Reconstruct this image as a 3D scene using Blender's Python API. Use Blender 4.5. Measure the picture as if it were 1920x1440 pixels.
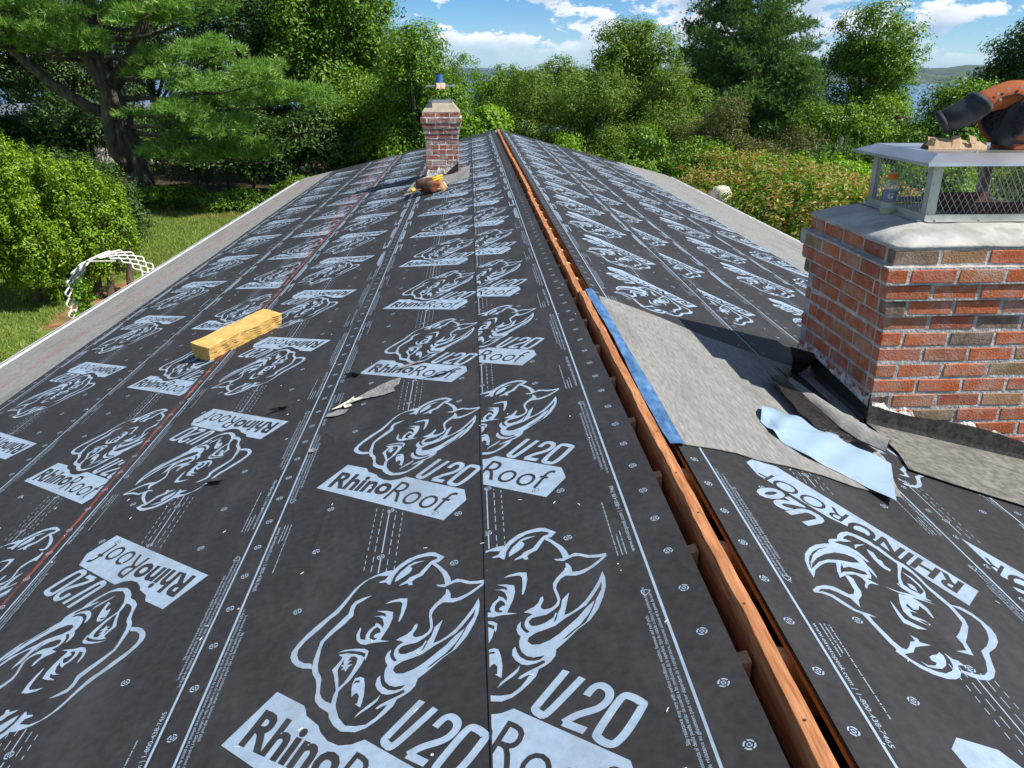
import bpy, bmesh, math, random
import numpy as np
from mathutils import Matrix, Vector

# ------------------------------------------------------------------ scene, camera, world, sun
scene = bpy.context.scene
for o in list(bpy.data.objects):
    bpy.data.objects.remove(o)
C = scene.collection
rng = np.random.default_rng(7)
random.seed(7)

TL, TR = 0.235, 0.262            # roof pitches (rise over run), left and right slope
GZ = -3.7                        # ground level round the house (ridge is z = 0)
SEA = -38.0

cam_d = bpy.data.cameras.new('camera')
cam_d.sensor_width = 36.0
cam_d.lens = 27.75
cam_d.clip_start = 0.05
cam_d.clip_end = 60000
cam = bpy.data.objects.new('camera', cam_d)
C.objects.link(cam)
Rt = Vector((0.99874, -0.05025, 0.0))
Up = Vector((0.01831, 0.36388, 0.93126))
Bk = Vector((-0.04679, -0.93009, 0.36434))
Up = (Up - Rt*Up.dot(Rt)).normalized()
Bk = Rt.cross(Up)
M = Matrix.Identity(4)
for i in range(3):
    M[i][0], M[i][1], M[i][2] = Rt[i], Up[i], Bk[i]
M.translation = (-0.645, 0.0, 1.15)
cam.matrix_world = M
scene.camera = cam

SUN = Vector((0.585, -0.262, 0.767)).normalized()
world = bpy.data.worlds.new('World')
scene.world = world
world.use_nodes = True
nt = world.node_tree
for n in list(nt.nodes):
    nt.nodes.remove(n)
N = nt.nodes.new
out = N('ShaderNodeOutputWorld')
sky = N('ShaderNodeTexSky')
sky.sky_type = 'NISHITA'
sky.sun_disc = False
sky.sun_elevation = math.asin(SUN.z)
sky.sun_rotation = math.atan2(SUN.x, SUN.y)
sky.altitude = 30
sky.air_density = 0.7
sky.dust_density = 0.0
sky.ozone_density = 5.0
bg = N('ShaderNodeBackground'); bg.inputs['Strength'].default_value = 0.085
hsw = N('ShaderNodeHueSaturation'); hsw.inputs['Saturation'].default_value = 1.28
nt.links.new(sky.outputs[0], hsw.inputs['Color'])
nt.links.new(hsw.outputs[0], bg.inputs['Color'])
# cumulus: fractal noise over the view direction, the same all round the horizon
tc = N('ShaderNodeTexCoord')
mp = N('ShaderNodeMapping'); mp.inputs['Scale'].default_value = (13.0, 13.0, 27.0); mp.inputs['Location'].default_value = (3.1, 0.4, 0.25)
nt.links.new(tc.outputs['Generated'], mp.inputs['Vector'])
cn = N('ShaderNodeTexNoise'); cn.inputs['Scale'].default_value = 1.0; cn.inputs['Detail'].default_value = 9.0; cn.inputs['Roughness'].default_value = 0.62
nt.links.new(mp.outputs[0], cn.inputs['Vector'])
cr = N('ShaderNodeValToRGB')
cr.color_ramp.elements[0].position = 0.478; cr.color_ramp.elements[0].color = (0, 0, 0, 1)
cr.color_ramp.elements[1].position = 0.522; cr.color_ramp.elements[1].color = (1, 1, 1, 1)
nt.links.new(cn.outputs[0], cr.inputs[0])
mp2 = N('ShaderNodeMapping'); mp2.inputs['Scale'].default_value = (13.0, 13.0, 27.0); mp2.inputs['Location'].default_value = (3.1, 0.4, 0.53)
nt.links.new(tc.outputs['Generated'], mp2.inputs['Vector'])
cn2 = N('ShaderNodeTexNoise'); cn2.inputs['Scale'].default_value = 1.0; cn2.inputs['Detail'].default_value = 5.0
nt.links.new(mp2.outputs[0], cn2.inputs['Vector'])
cc = N('ShaderNodeValToRGB')
cc.color_ramp.elements[0].position = 0.43; cc.color_ramp.elements[0].color = (0.95, 0.96, 0.97, 1)
cc.color_ramp.elements[1].position = 0.66; cc.color_ramp.elements[1].color = (0.40, 0.52, 0.68, 1)
nt.links.new(cn2.outputs[0], cc.inputs[0])
bgc = N('ShaderNodeBackground'); bgc.inputs['Strength'].default_value = 0.82
nt.links.new(cc.outputs[0], bgc.inputs['Color'])
mixw = N('ShaderNodeMixShader')
sepw = N('ShaderNodeSeparateXYZ'); nt.links.new(tc.outputs['Generated'], sepw.inputs[0])
low = N('ShaderNodeMapRange'); low.inputs['From Min'].default_value = 0.012; low.inputs['From Max'].default_value = 0.045
low.inputs['To Min'].default_value = 0.12; low.inputs['To Max'].default_value = 1.0
nt.links.new(sepw.outputs[2], low.inputs['Value'])
mulw = N('ShaderNodeMath'); mulw.operation = 'MULTIPLY'
nt.links.new(cr.outputs[0], mulw.inputs[0]); nt.links.new(low.outputs[0], mulw.inputs[1])
hi_ = N('ShaderNodeMapRange'); hi_.inputs['From Min'].default_value = 0.15; hi_.inputs['From Max'].default_value = 0.7
hi_.inputs['To Min'].default_value = 1.0; hi_.inputs['To Max'].default_value = 0.3
nt.links.new(sepw.outputs[2], hi_.inputs['Value'])
mulh = N('ShaderNodeMath'); mulh.operation = 'MULTIPLY'
nt.links.new(mulw.outputs[0], mulh.inputs[0]); nt.links.new(hi_.outputs[0], mulh.inputs[1])
nt.links.new(mulh.outputs[0], mixw.inputs[0])
nt.links.new(bg.outputs[0], mixw.inputs[1]); nt.links.new(bgc.outputs[0], mixw.inputs[2])
nt.links.new(mixw.outputs[0], out.inputs['Surface'])

sun_d = bpy.data.lights.new('sun', 'SUN')
sun_d.energy = 5.0
sun_d.angle = math.radians(0.53)
sun_d.color = (1.0, 0.95, 0.87)
sun = bpy.data.objects.new('sun', sun_d)
C.objects.link(sun)
sun.rotation_euler = SUN.to_track_quat('Z', 'Y').to_euler()

scene.view_settings.view_transform = 'Standard'
scene.view_settings.look = 'None'
scene.view_settings.exposure = 0.55
scene.view_settings.gamma = 1.0
scene.view_settings.use_curve_mapping = False

# ------------------------------------------------------------------ helpers
def tag(o, label=None, cat=None, group=None, kind=None):
    if label: o['label'] = label
    if cat: o['category'] = cat
    if group: o['group'] = group
    if kind: o['kind'] = kind
    return o

def empty(name, loc=(0, 0, 0), rz=0.0):
    o = bpy.data.objects.new(name, None)
    C.objects.link(o)
    o.location = loc
    o.rotation_euler = (0, 0, rz)
    o.empty_display_size = 0.1
    return o

def link(name, me, parent=None, mat=None, loc=None, rot=None):
    """me is given in the parent's own coordinates"""
    o = bpy.data.objects.new(name, me)
    C.objects.link(o)
    if mat is not None and not me.materials:
        me.materials.append(mat)
    if parent is not None:
        o.parent = parent
    if loc is not None: o.location = loc
    if rot is not None: o.rotation_euler = rot
    return o

class MB:
    def __init__(s):
        s.v = []; s.f = []; s.m = []
    def add(s, vs, fs, m=0):
        b = len(s.v)
        s.v += [tuple(map(float, p)) for p in vs]
        s.f += [tuple(i+b for i in f) for f in fs]
        s.m += [m]*len(fs)
        return s
    def box(s, lo, hi, m=0):
        x0, y0, z0 = lo; x1, y1, z1 = hi
        vs = [(x0,y0,z0),(x1,y0,z0),(x1,y1,z0),(x0,y1,z0),(x0,y0,z1),(x1,y0,z1),(x1,y1,z1),(x0,y1,z1)]
        return s.add(vs, [(3,2,1,0),(4,5,6,7),(0,1,5,4),(1,2,6,5),(2,3,7,6),(3,0,4,7)], m)
    def hexa(s, vs, m=0):
        return s.add(vs, [(3,2,1,0),(4,5,6,7),(0,1,5,4),(1,2,6,5),(2,3,7,6),(3,0,4,7)], m)
    def tube(s, pts, rad, n=8, caps=True, m=0, flat=1.0):
        pts = [Vector(p) for p in pts]
        if not hasattr(rad, '__len__'): rad = [rad]*len(pts)
        vs = []; fs = []
        ref = Vector((0, 0, 1))
        prev = None
        for i, p in enumerate(pts):
            t = (pts[min(i+1, len(pts)-1)] - pts[max(i-1, 0)])
            t = t.normalized() if t.length > 1e-9 else Vector((0, 0, 1))
            if prev is None:
                a = ref if abs(t.dot(ref)) < 0.95 else Vector((1, 0, 0))
                u = t.cross(a).normalized()
            else:
                u = (prev - t*prev.dot(t)).normalized()
            prev = u
            w = t.cross(u)
            for k in range(n):
                an = 2*math.pi*k/n
                vs.append(p + (u*math.cos(an) + w*math.sin(an)*flat)*rad[i])
        for i in range(len(pts)-1):
            for k in range(n):
                k2 = (k+1) % n
                fs.append((i*n+k, i*n+k2, (i+1)*n+k2, (i+1)*n+k))
        if caps:
            fs.append(tuple(range(n-1, -1, -1)))
            fs.append(tuple((len(pts)-1)*n + k for k in range(n)))
        return s.add(vs, fs, m)
    def lathe(s, prof, n=24, ctr=(0, 0, 0), m=0):
        vs = []; fs = []
        for r, z in prof:
            for k in range(n):
                an = 2*math.pi*k/n
                vs.append((ctr[0]+r*math.cos(an), ctr[1]+r*math.sin(an), ctr[2]+z))
        for i in range(len(prof)-1):
            for k in range(n):
                k2 = (k+1) % n
                fs.append((i*n+k, i*n+k2, (i+1)*n+k2, (i+1)*n+k))
        fs.append(tuple(range(n-1, -1, -1)))
        fs.append(tuple((len(prof)-1)*n+k for k in range(n)))
        return s.add(vs, fs, m)
    def grid(s, rows, m=0, thick=0.0, down=(0, 0, -1)):
        """rows: list of equally long lists of points; thick > 0 makes a closed sheet"""
        R, K = len(rows), len(rows[0])
        vs = [p for r in rows for p in r]
        fs = [(i*K+j, i*K+j+1, (i+1)*K+j+1, (i+1)*K+j) for i in range(R-1) for j in range(K-1)]
        if thick > 0:
            n0 = len(vs)
            vs = vs + [(p[0]+down[0]*thick, p[1]+down[1]*thick, p[2]+down[2]*thick) for p in vs]
            fs += [tuple(reversed([n0+i for i in f])) for f in fs[:]]
            per = [(0, j) for j in range(K)] + [(i, K-1) for i in range(1, R)] + [(R-1, j) for j in range(K-2, -1, -1)] + [(i, 0) for i in range(R-2, 0, -1)]
            ids = [i*K+j for i, j in per]
            for a, b in zip(ids, ids[1:]+ids[:1]):
                fs.append((b, a, a+n0, b+n0))
        return s.add(vs, fs, m)
    def mesh(s, name, mats=None, smooth=False, fix=True):
        me = bpy.data.meshes.new(name)
        me.from_pydata(s.v, [], s.f)
        if mats:
            for q in (mats if isinstance(mats, (list, tuple)) else [mats]):
                me.materials.append(q)
        if len(set(s.m)) > 1:
            me.polygons.foreach_set('material_index', s.m)
        if fix:
            bm = bmesh.new(); bm.from_mesh(me)
            bmesh.ops.recalc_face_normals(bm, faces=bm.faces)
            bm.to_mesh(me); bm.free()
        if smooth:
            me.polygons.foreach_set('use_smooth', [True]*len(me.polygons))
        me.update()
        return me
    def build(s, name, mat=None, parent=None, smooth=False, loc=None, rot=None, fix=True):
        return link(name, s.mesh(name, mat, smooth, fix), parent, None, loc, rot)

def bevel(me, w, seg=2):
    bm = bmesh.new(); bm.from_mesh(me)
    bmesh.ops.bevel(bm, geom=list(bm.edges), offset=w, segments=seg, affect='EDGES', profile=0.6)
    bm.to_mesh(me); bm.free(); me.update()
    return me

# ------------------------------------------------------------------ materials
def new_mat(name):
    m = bpy.data.materials.new(name); m.use_nodes = True
    t = m.node_tree
    b = t.nodes['Principled BSDF']
    return m, t, b

def mat_noise(name, c1, c2, scale=5.0, detail=5.0, rough=0.7, metal=0.0, bump=0.0, bscale=None, lo=0.35, hi=0.65,
              stretch=(1, 1, 1), spec=0.3, c3=None, s3=40.0, f3=0.4, coords='Object', bdist=0.01):
    m, t, b = new_mat(name)
    n = t.nodes.new
    tcn = n('ShaderNodeTexCoord')
    src = tcn.outputs['Object']
    if coords == 'World':
        src = n('ShaderNodeNewGeometry').outputs['Position']
    mpn = n('ShaderNodeMapping'); mpn.inputs['Scale'].default_value = stretch
    t.links.new(src, mpn.inputs['Vector'])
    no = n('ShaderNodeTexNoise'); no.inputs['Scale'].default_value = scale; no.inputs['Detail'].default_value = detail
    t.links.new(mpn.outputs[0], no.inputs['Vector'])
    rp = n('ShaderNodeValToRGB')
    rp.color_ramp.elements[0].position = lo; rp.color_ramp.elements[0].color = (*c1, 1)
    rp.color_ramp.elements[1].position = hi; rp.color_ramp.elements[1].color = (*c2, 1)
    t.links.new(no.outputs[0], rp.inputs[0])
    col = rp.outputs[0]
    if c3 is not None:
        n3 = n('ShaderNodeTexNoise'); n3.inputs['Scale'].default_value = s3; n3.inputs['Detail'].default_value = 4
        t.links.new(mpn.outputs[0], n3.inputs['Vector'])
        r3 = n('ShaderNodeValToRGB')
        r3.color_ramp.elements[0].position = 0.5; r3.color_ramp.elements[0].color = (0, 0, 0, 1)
        r3.color_ramp.elements[1].position = 0.7; r3.color_ramp.elements[1].color = (f3, f3, f3, 1)
        t.links.new(n3.outputs[0], r3.inputs[0])
        mx = n('ShaderNodeMix'); mx.data_type = 'RGBA'
        t.links.new(r3.outputs[0], mx.inputs[0])
        t.links.new(col, mx.inputs[6]); mx.inputs[7].default_value = (*c3, 1)
        col = mx.outputs[2]
    t.links.new(col, b.inputs['Base Color'])
    b.inputs['Roughness'].default_value = rough
    b.inputs['Metallic'].default_value = metal
    b.inputs['Specular IOR Level'].default_value = spec
    if bump > 0:
        nb = n('ShaderNodeTexNoise'); nb.inputs['Scale'].default_value = bscale or scale*6; nb.inputs['Detail'].default_value = 6
        t.links.new(mpn.outputs[0], nb.inputs['Vector'])
        bu = n('ShaderNodeBump'); bu.inputs['Strength'].default_value = bump; bu.inputs['Distance'].default_value = bdist
        t.links.new(nb.outputs[0], bu.inputs['Height'])
        t.links.new(bu.outputs[0], b.inputs['Normal'])
    return m

def mat_sheet(name, c1, c2, rough, fibre=520.0, dust=None, ripple=0.15, df=0.16):
    """non-woven roofing felt: fine fibre mottling, faint scuffs, soft ripples from stretching"""
    m, t, b = new_mat(name)
    n = t.nodes.new
    pos = n('ShaderNodeNewGeometry').outputs['Position']
    f = n('ShaderNodeTexNoise'); f.inputs['Scale'].default_value = fibre; f.inputs['Detail'].default_value = 3; f.inputs['Roughness'].default_value = 0.7
    t.links.new(pos, f.inputs['Vector'])
    f2 = n('ShaderNodeTexNoise'); f2.inputs['Scale'].default_value = 42.0; f2.inputs['Detail'].default_value = 5
    t.links.new(pos, f2.inputs['Vector'])
    ad = n('ShaderNodeMath'); ad.operation = 'MULTIPLY_ADD'; ad.inputs[1].default_value = 0.55
    t.links.new(f2.outputs[0], ad.inputs[0])
    mu = n('ShaderNodeMath'); mu.operation = 'MULTIPLY'; mu.inputs[1].default_value = 0.45
    t.links.new(f.outputs[0], mu.inputs[0]); t.links.new(mu.outputs[0], ad.inputs[2])
    rp = n('ShaderNodeValToRGB')
    rp.color_ramp.elements[0].position = 0.36; rp.color_ramp.elements[0].color = (*c1, 1)
    rp.color_ramp.elements[1].position = 0.64; rp.color_ramp.elements[1].color = (*c2, 1)
    t.links.new(ad.outputs[0], rp.inputs[0])
    col = rp.outputs[0]
    if dust:
        mpd = n('ShaderNodeMapping'); mpd.inputs['Scale'].default_value = (2.6, 0.9, 1.0)
        t.links.new(pos, mpd.inputs['Vector'])
        d = n('ShaderNodeTexNoise'); d.inputs['Scale'].default_value = 2.2; d.inputs['Detail'].default_value = 8; d.inputs['Roughness'].default_value = 0.65
        t.links.new(mpd.outputs[0], d.inputs['Vector'])
        rd = n('ShaderNodeValToRGB')
        rd.color_ramp.elements[0].position = 0.48; rd.color_ramp.elements[0].color = (0, 0, 0, 1)
        rd.color_ramp.elements[1].position = 0.78; rd.color_ramp.elements[1].color = (df, df, df, 1)
        t.links.new(d.outputs[0], rd.inputs[0])
        mx = n('ShaderNodeMix'); mx.data_type = 'RGBA'
        t.links.new(rd.outputs[0], mx.inputs[0]); t.links.new(col, mx.inputs[6]); mx.inputs[7].default_value = (*dust, 1)
        col = mx.outputs[2]
    t.links.new(col, b.inputs['Base Color'])
    b.inputs['Roughness'].default_value = rough
    b.inputs['Specular IOR Level'].default_value = 0.28
    mpr = n('ShaderNodeMapping'); mpr.inputs['Scale'].default_value = (1.0, 0.45, 1.0); mpr.inputs['Rotation'].default_value = (0, 0, 0.3)
    t.links.new(pos, mpr.inputs['Vector'])
    w = n('ShaderNodeTexNoise'); w.inputs['Scale'].default_value = 5.0; w.inputs['Detail'].default_value = 2.5
    t.links.new(mpr.outputs[0], w.inputs['Vector'])
    bu = n('ShaderNodeBump'); bu.inputs['Strength'].default_value = ripple; bu.inputs['Distance'].default_value = 0.03
    t.links.new(w.outputs[0], bu.inputs['Height'])
    # sparse creases where the sheet was pulled: ridges of a stretched noise, masked to patches
    mpc = n('ShaderNodeMapping'); mpc.inputs['Scale'].default_value = (1.0, 0.4, 1.0); mpc.inputs['Rotation'].default_value = (0, 0, -0.5)
    t.links.new(pos, mpc.inputs['Vector'])
    cz = n('ShaderNodeTexNoise'); cz.inputs['Scale'].default_value = 3.3; cz.inputs['Detail'].default_value = 1.5
    t.links.new(mpc.outputs[0], cz.inputs['Vector'])
    rg = n('ShaderNodeValToRGB'); e_ = rg.color_ramp.elements
    e_[0].position = 0.475; e_[0].color = (0, 0, 0, 1); e_[1].position = 0.5; e_[1].color = (1, 1, 1, 1)
    e2 = e_.new(0.53); e2.color = (0, 0, 0, 1)
    t.links.new(cz.outputs[0], rg.inputs[0])
    mk = n('ShaderNodeTexNoise'); mk.inputs['Scale'].default_value = 1.1; mk.inputs['Detail'].default_value = 2
    t.links.new(pos, mk.inputs['Vector'])
    mm = n('ShaderNodeMapRange'); mm.inputs['From Min'].default_value = 0.48; mm.inputs['From Max'].default_value = 0.62
    t.links.new(mk.outputs[0], mm.inputs['Value'])
    mc = n('ShaderNodeMath'); mc.operation = 'MULTIPLY'; t.links.new(rg.outputs[0], mc.inputs[0]); t.links.new(mm.outputs[0], mc.inputs[1])
    buc = n('ShaderNodeBump'); buc.inputs['Strength'].default_value = 0.5; buc.inputs['Distance'].default_value = 0.006
    t.links.new(mc.outputs[0], buc.inputs['Height']); t.links.new(bu.outputs[0], buc.inputs['Normal'])
    bu2 = n('ShaderNodeBump'); bu2.inputs['Strength'].default_value = 0.35; bu2.inputs['Distance'].default_value = 0.002
    t.links.new(ad.outputs[0], bu2.inputs['Height']); t.links.new(buc.outputs[0], bu2.inputs['Normal'])
    t.links.new(bu2.outputs[0], b.inputs['Normal'])
    return m

def mat_leaf(name, cols, rough=0.46, trans=0.35, tint=1.25):
    """cols: list of (pos, rgb); every leaf takes its own colour from the ramp"""
    m, t, b = new_mat(name)
    n = t.nodes.new
    g = n('ShaderNodeNewGeometry')
    rp = n('ShaderNodeValToRGB')
    el = rp.color_ramp.elements
    while len(el) > 1: el.remove(el[-1])
    el[0].position = cols[0][0]; el[0].color = (*cols[0][1], 1)
    for p, c in cols[1:]:
        e = el.new(p); e.color = (*c, 1)
    t.links.new(g.outputs['Random Per Island'], rp.inputs[0])
    t.links.new(rp.outputs[0], b.inputs['Base Color'])
    b.inputs['Roughness'].default_value = rough
    b.inputs['Specular IOR Level'].default_value = 0.38
    tr = n('ShaderNodeBsdfTranslucent')
    hs = n('ShaderNodeHueSaturation'); hs.inputs['Hue'].default_value = 0.485; hs.inputs['Value'].default_value = tint; hs.inputs['Saturation'].default_value = 1.1
    t.links.new(rp.outputs[0], hs.inputs['Color']); t.links.new(hs.outputs[0], tr.inputs['Color'])
    mx = n('ShaderNodeMixShader'); mx.inputs[0].default_value = trans
    o = t.nodes['Material Output']
    t.links.new(b.outputs[0], mx.inputs[1]); t.links.new(tr.outputs[0], mx.inputs[2])
    t.links.new(mx.outputs[0], o.inputs['Surface'])
    return m

def mat_object_random(name, cols, bump=0.6, rough=0.85, stain=None):
    """one material for all bricks of a stack, each brick with its own fired colour"""
    m, t, b = new_mat(name)
    n = t.nodes.new
    oi = n('ShaderNodeObjectInfo')
    rp = n('ShaderNodeValToRGB'); rp.color_ramp.interpolation = 'LINEAR'
    el = rp.color_ramp.elements
    while len(el) > 1: el.remove(el[-1])
    el[0].position = cols[0][0]; el[0].color = (*cols[0][1], 1)
    for p, c in cols[1:]:
        e = el.new(p); e.color = (*c, 1)
    t.links.new(oi.outputs['Random'], rp.inputs[0])
    pos = n('ShaderNodeNewGeometry').outputs['Position']
    no = n('ShaderNodeTexNoise'); no.inputs['Scale'].default_value = 38; no.inputs['Detail'].default_value = 8; no.inputs['Roughness'].default_value = 0.7
    t.links.new(pos, no.inputs['Vector'])
    mr = n('ShaderNodeMapRange'); mr.inputs['To Min'].default_value = 0.35; mr.inputs['To Max'].default_value = 1.45
    t.links.new(no.outputs[0], mr.inputs['Value'])
    hs = n('ShaderNodeHueSaturation')
    t.links.new(mr.outputs[0], hs.inputs['Value']); t.links.new(rp.outputs[0], hs.inputs['Color'])
    col = hs.outputs[0]
    if stain:
        ns = n('ShaderNodeTexNoise'); ns.inputs['Scale'].default_value = 11; ns.inputs['Detail'].default_value = 9; ns.inputs['Roughness'].default_value = 0.68
        t.links.new(pos, ns.inputs['Vector'])
        rs = n('ShaderNodeValToRGB')
        rs.color_ramp.elements[0].position = 0.45; rs.color_ramp.elements[0].color = (0, 0, 0, 1)
        rs.color_ramp.elements[1].position = 0.72; rs.color_ramp.elements[1].color = (0.72, 0.72, 0.72, 1)
        t.links.new(ns.outputs[0], rs.inputs[0])
        mx = n('ShaderNodeMix'); mx.data_type = 'RGBA'
        t.links.new(rs.outputs[0], mx.inputs[0]); t.links.new(col, mx.inputs[6]); mx.inputs[7].default_value = (*stain, 1)
        col = mx.outputs[2]
    t.links.new(col, b.inputs['Base Color'])
    b.inputs['Roughness'].default_value = rough
    b.inputs['Specular IOR Level'].default_value = 0.2
    bu = n('ShaderNodeBump'); bu.inputs['Strength'].default_value = bump; bu.inputs['Distance'].default_value = 0.006
    nb = n('ShaderNodeTexNoise'); nb.inputs['Scale'].default_value = 120; nb.inputs['Detail'].default_value = 5
    t.links.new(pos, nb.inputs['Vector'])
    t.links.new(nb.outputs[0], bu.inputs['Height']); t.links.new(bu.outputs[0], b.inputs['Normal'])
    return m

MT = {}
MT['felt'] = mat_sheet('black_felt', (0.0185, 0.0182, 0.0195), (0.034, 0.033, 0.0352), 0.72, dust=(0.15, 0.15, 0.155))
MT['ink'] = mat_sheet('pale_blue_ink', (0.24, 0.32, 0.41), (0.325, 0.42, 0.525), 0.7, fibre=420.0, dust=(0.16, 0.18, 0.20), df=0.55)
MT['membrane'] = mat_noise('grey_membrane', (0.165, 0.163, 0.152), (0.29, 0.287, 0.27), scale=105, detail=8, rough=0.9, bump=0.45,
                           bscale=300, stretch=(1.0, 0.16, 1.0), coords='World', bdist=0.003, c3=(0.13, 0.125, 0.115), s3=9, f3=0.5, lo=0.3, hi=0.7)
MT['membrane_mid'] = mat_noise('mid_grey_membrane', (0.10, 0.098, 0.088), (0.205, 0.20, 0.175), scale=30, detail=8, rough=0.9, bump=0.35, bscale=240, coords='World', bdist=0.003, c3=(0.09, 0.088, 0.08), s3=7, f3=0.6)
MT['crown_tan'] = mat_noise('tan_cement', (0.29, 0.25, 0.19), (0.41, 0.37, 0.29), scale=9, detail=8, rough=0.95, bump=0.4)
MT['membrane_dark'] = mat_noise('dark_membrane', (0.020, 0.020, 0.019), (0.052, 0.051, 0.047), scale=60, detail=6, rough=0.85, bump=0.3, bscale=300, coords='World', bdist=0.002)
MT['asphalt'] = mat_noise('black_asphalt', (0.006, 0.006, 0.006), (0.03, 0.027, 0.024), scale=55, detail=8, rough=0.42, bump=0.7, bscale=160, coords='World', spec=0.5, bdist=0.004)
MT['film'] = mat_noise('pale_blue_film', (0.275, 0.395, 0.51), (0.335, 0.455, 0.57), scale=3, rough=0.32, bump=0.25, bscale=7, coords='World', spec=0.5, bdist=0.01)
MT['blue_tape'] = mat_noise('blue_tape', (0.035, 0.11, 0.27), (0.11, 0.23, 0.41), scale=26, detail=6, rough=0.6, bump=0.5, bscale=30, coords='World',
                            stretch=(1.0, 0.5, 1.0), c3=(0.02, 0.05, 0.09), s3=6, f3=0.5, bdist=0.005)
MT['lumber'] = mat_noise('fir_lumber', (0.30, 0.115, 0.05), (0.52, 0.25, 0.115), scale=16, detail=7, rough=0.9, spec=0.1, bump=0.6, bscale=45, coords='World',
                         stretch=(6.0, 0.5, 6.0), c3=(0.20, 0.07, 0.03), s3=4, f3=0.5, bdist=0.003)
MT['rafter_wood'] = mat_noise('pale_pine', (0.55, 0.33, 0.15), (0.70, 0.47, 0.25), scale=30, detail=6, rough=0.75, bump=0.2, coords='World', stretch=(3, 6, 3))
MT['plywood'] = mat_noise('plywood_edge', (0.20, 0.085, 0.03), (0.36, 0.17, 0.07), scale=25, detail=6, rough=0.8, bump=0.3, coords='World', stretch=(1, 1, 14))
MT['white_metal'] = mat_noise('white_aluminium', (0.70, 0.71, 0.72), (0.80, 0.80, 0.80), scale=3, rough=0.4)
MT['siding'] = mat_noise('cream_siding', (0.55, 0.53, 0.47), (0.62, 0.60, 0.54), scale=4, rough=0.7)
MT['mortar'] = mat_noise('old_mortar', (0.29, 0.275, 0.26), (0.50, 0.475, 0.45), scale=18, detail=8, rough=0.95, bump=0.9, bscale=70, coords='World', bdist=0.01)
MT['mortar_white'] = mat_noise('lime_mortar', (0.42, 0.39, 0.36), (0.80, 0.78, 0.73), scale=14, detail=9, rough=0.95, bump=1.0, bscale=45, coords='World', bdist=0.02, c3=(0.12, 0.09, 0.08), s3=24, f3=0.8)
MT['cement'] = mat_noise('cement_crown', (0.33, 0.325, 0.305), (0.50, 0.49, 0.465), scale=6, detail=9, rough=0.95, bump=0.6, bscale=30, coords='World', bdist=0.008, c3=(0.22, 0.21, 0.19), s3=11, f3=0.6)
MT['brick'] = mat_object_random('red_brick', [(0.0, (0.40, 0.105, 0.042)), (0.35, (0.48, 0.14, 0.058)), (0.55, (0.42, 0.115, 0.06)), (0.66, (0.29, 0.095, 0.06)),
                                              (0.77, (0.45, 0.19, 0.09)), (0.87, (0.27, 0.175, 0.095)), (0.95, (0.17, 0.12, 0.085)), (1.0, (0.11, 0.07, 0.055))], stain=(0.40, 0.33, 0.29))
MT['brick_far'] = mat_object_random('weathered_brick', [(0.0, (0.20, 0.06, 0.042)), (0.5, (0.28, 0.09, 0.06)), (0.8, (0.22, 0.10, 0.085)), (1.0, (0.30, 0.24, 0.21))], stain=(0.52, 0.48, 0.45))
MT['steel'] = mat_noise('stainless_steel', (0.50, 0.50, 0.49), (0.66, 0.66, 0.65), scale=5, rough=0.38, metal=1.0, bump=0.06, bscale=30, spec=0.5)
MT['steel_dull'] = mat_noise('dull_steel', (0.40, 0.40, 0.38), (0.56, 0.56, 0.54), scale=8, rough=0.5, metal=0.9)
MT['rust'] = mat_noise('rusty_clay', (0.10, 0.05, 0.035), (0.18, 0.09, 0.06), scale=9, rough=0.9, bump=0.4)
MT['bark'] = mat_noise('grey_bark', (0.045, 0.038, 0.03), (0.13, 0.115, 0.095), scale=9, detail=8, rough=0.95, bump=1.0, bscale=20, stretch=(1, 1, 0.22), coords='World', bdist=0.05)
MT['bark_brown'] = mat_noise('brown_bark', (0.06, 0.04, 0.028), (0.17, 0.12, 0.085), scale=12, detail=7, rough=0.95, bump=0.9, stretch=(1, 1, 0.2), coords='World', bdist=0.03)
MT['black_plastic'] = mat_noise('black_plastic', (0.02, 0.022, 0.026), (0.045, 0.048, 0.055), scale=10, rough=0.68, spec=0.2, bump=0.15, c3=(0.14, 0.14, 0.135), s3=9, f3=0.5)
MT['orange_plastic'] = mat_noise('orange_plastic', (0.29, 0.075, 0.024), (0.37, 0.11, 0.04), scale=6, rough=0.78, spec=0.15, bump=0.2, bscale=60, c3=(0.17, 0.07, 0.045), s3=7, f3=0.7)
MT['cardboard'] = mat_noise('cardboard', (0.33, 0.23, 0.14), (0.43, 0.31, 0.20), scale=12, rough=0.9, bump=0.15)
MT['foam'] = mat_noise('yellow_foam', (0.52, 0.31, 0.085), (0.66, 0.44, 0.15), scale=22, detail=8, rough=0.95, bump=0.45, bscale=55, bdist=0.008, c3=(0.42, 0.24, 0.06), s3=30, f3=0.3)
MT['leather'] = mat_noise('tan_leather', (0.30, 0.14, 0.05), (0.48, 0.26, 0.10), scale=14, rough=0.65, bump=0.3)
MT['leather_dark'] = mat_noise('dark_leather', (0.05, 0.025, 0.014), (0.13, 0.07, 0.04), scale=14, rough=0.6, bump=0.3)
MT['leather_red'] = mat_noise('red_leather', (0.14, 0.04, 0.02), (0.26, 0.08, 0.04), scale=14, rough=0.6, bump=0.3)
MT['yellow'] = mat_noise('yellow_tool', (0.72, 0.44, 0.02), (0.80, 0.52, 0.04), scale=8, rough=0.4)
MT['canvas'] = mat_noise('pale_canvas', (0.42, 0.36, 0.28), (0.58, 0.52, 0.42), scale=12, rough=0.9)
MT['blue_can'] = mat_noise('blue_can', (0.02, 0.08, 0.25), (0.06, 0.20, 0.45), scale=14, rough=0.4)
MT['pink_cloth'] = mat_noise('pink_cloth', (0.55, 0.36, 0.27), (0.68, 0.47, 0.36), scale=14, rough=0.9, bump=0.3)
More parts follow.
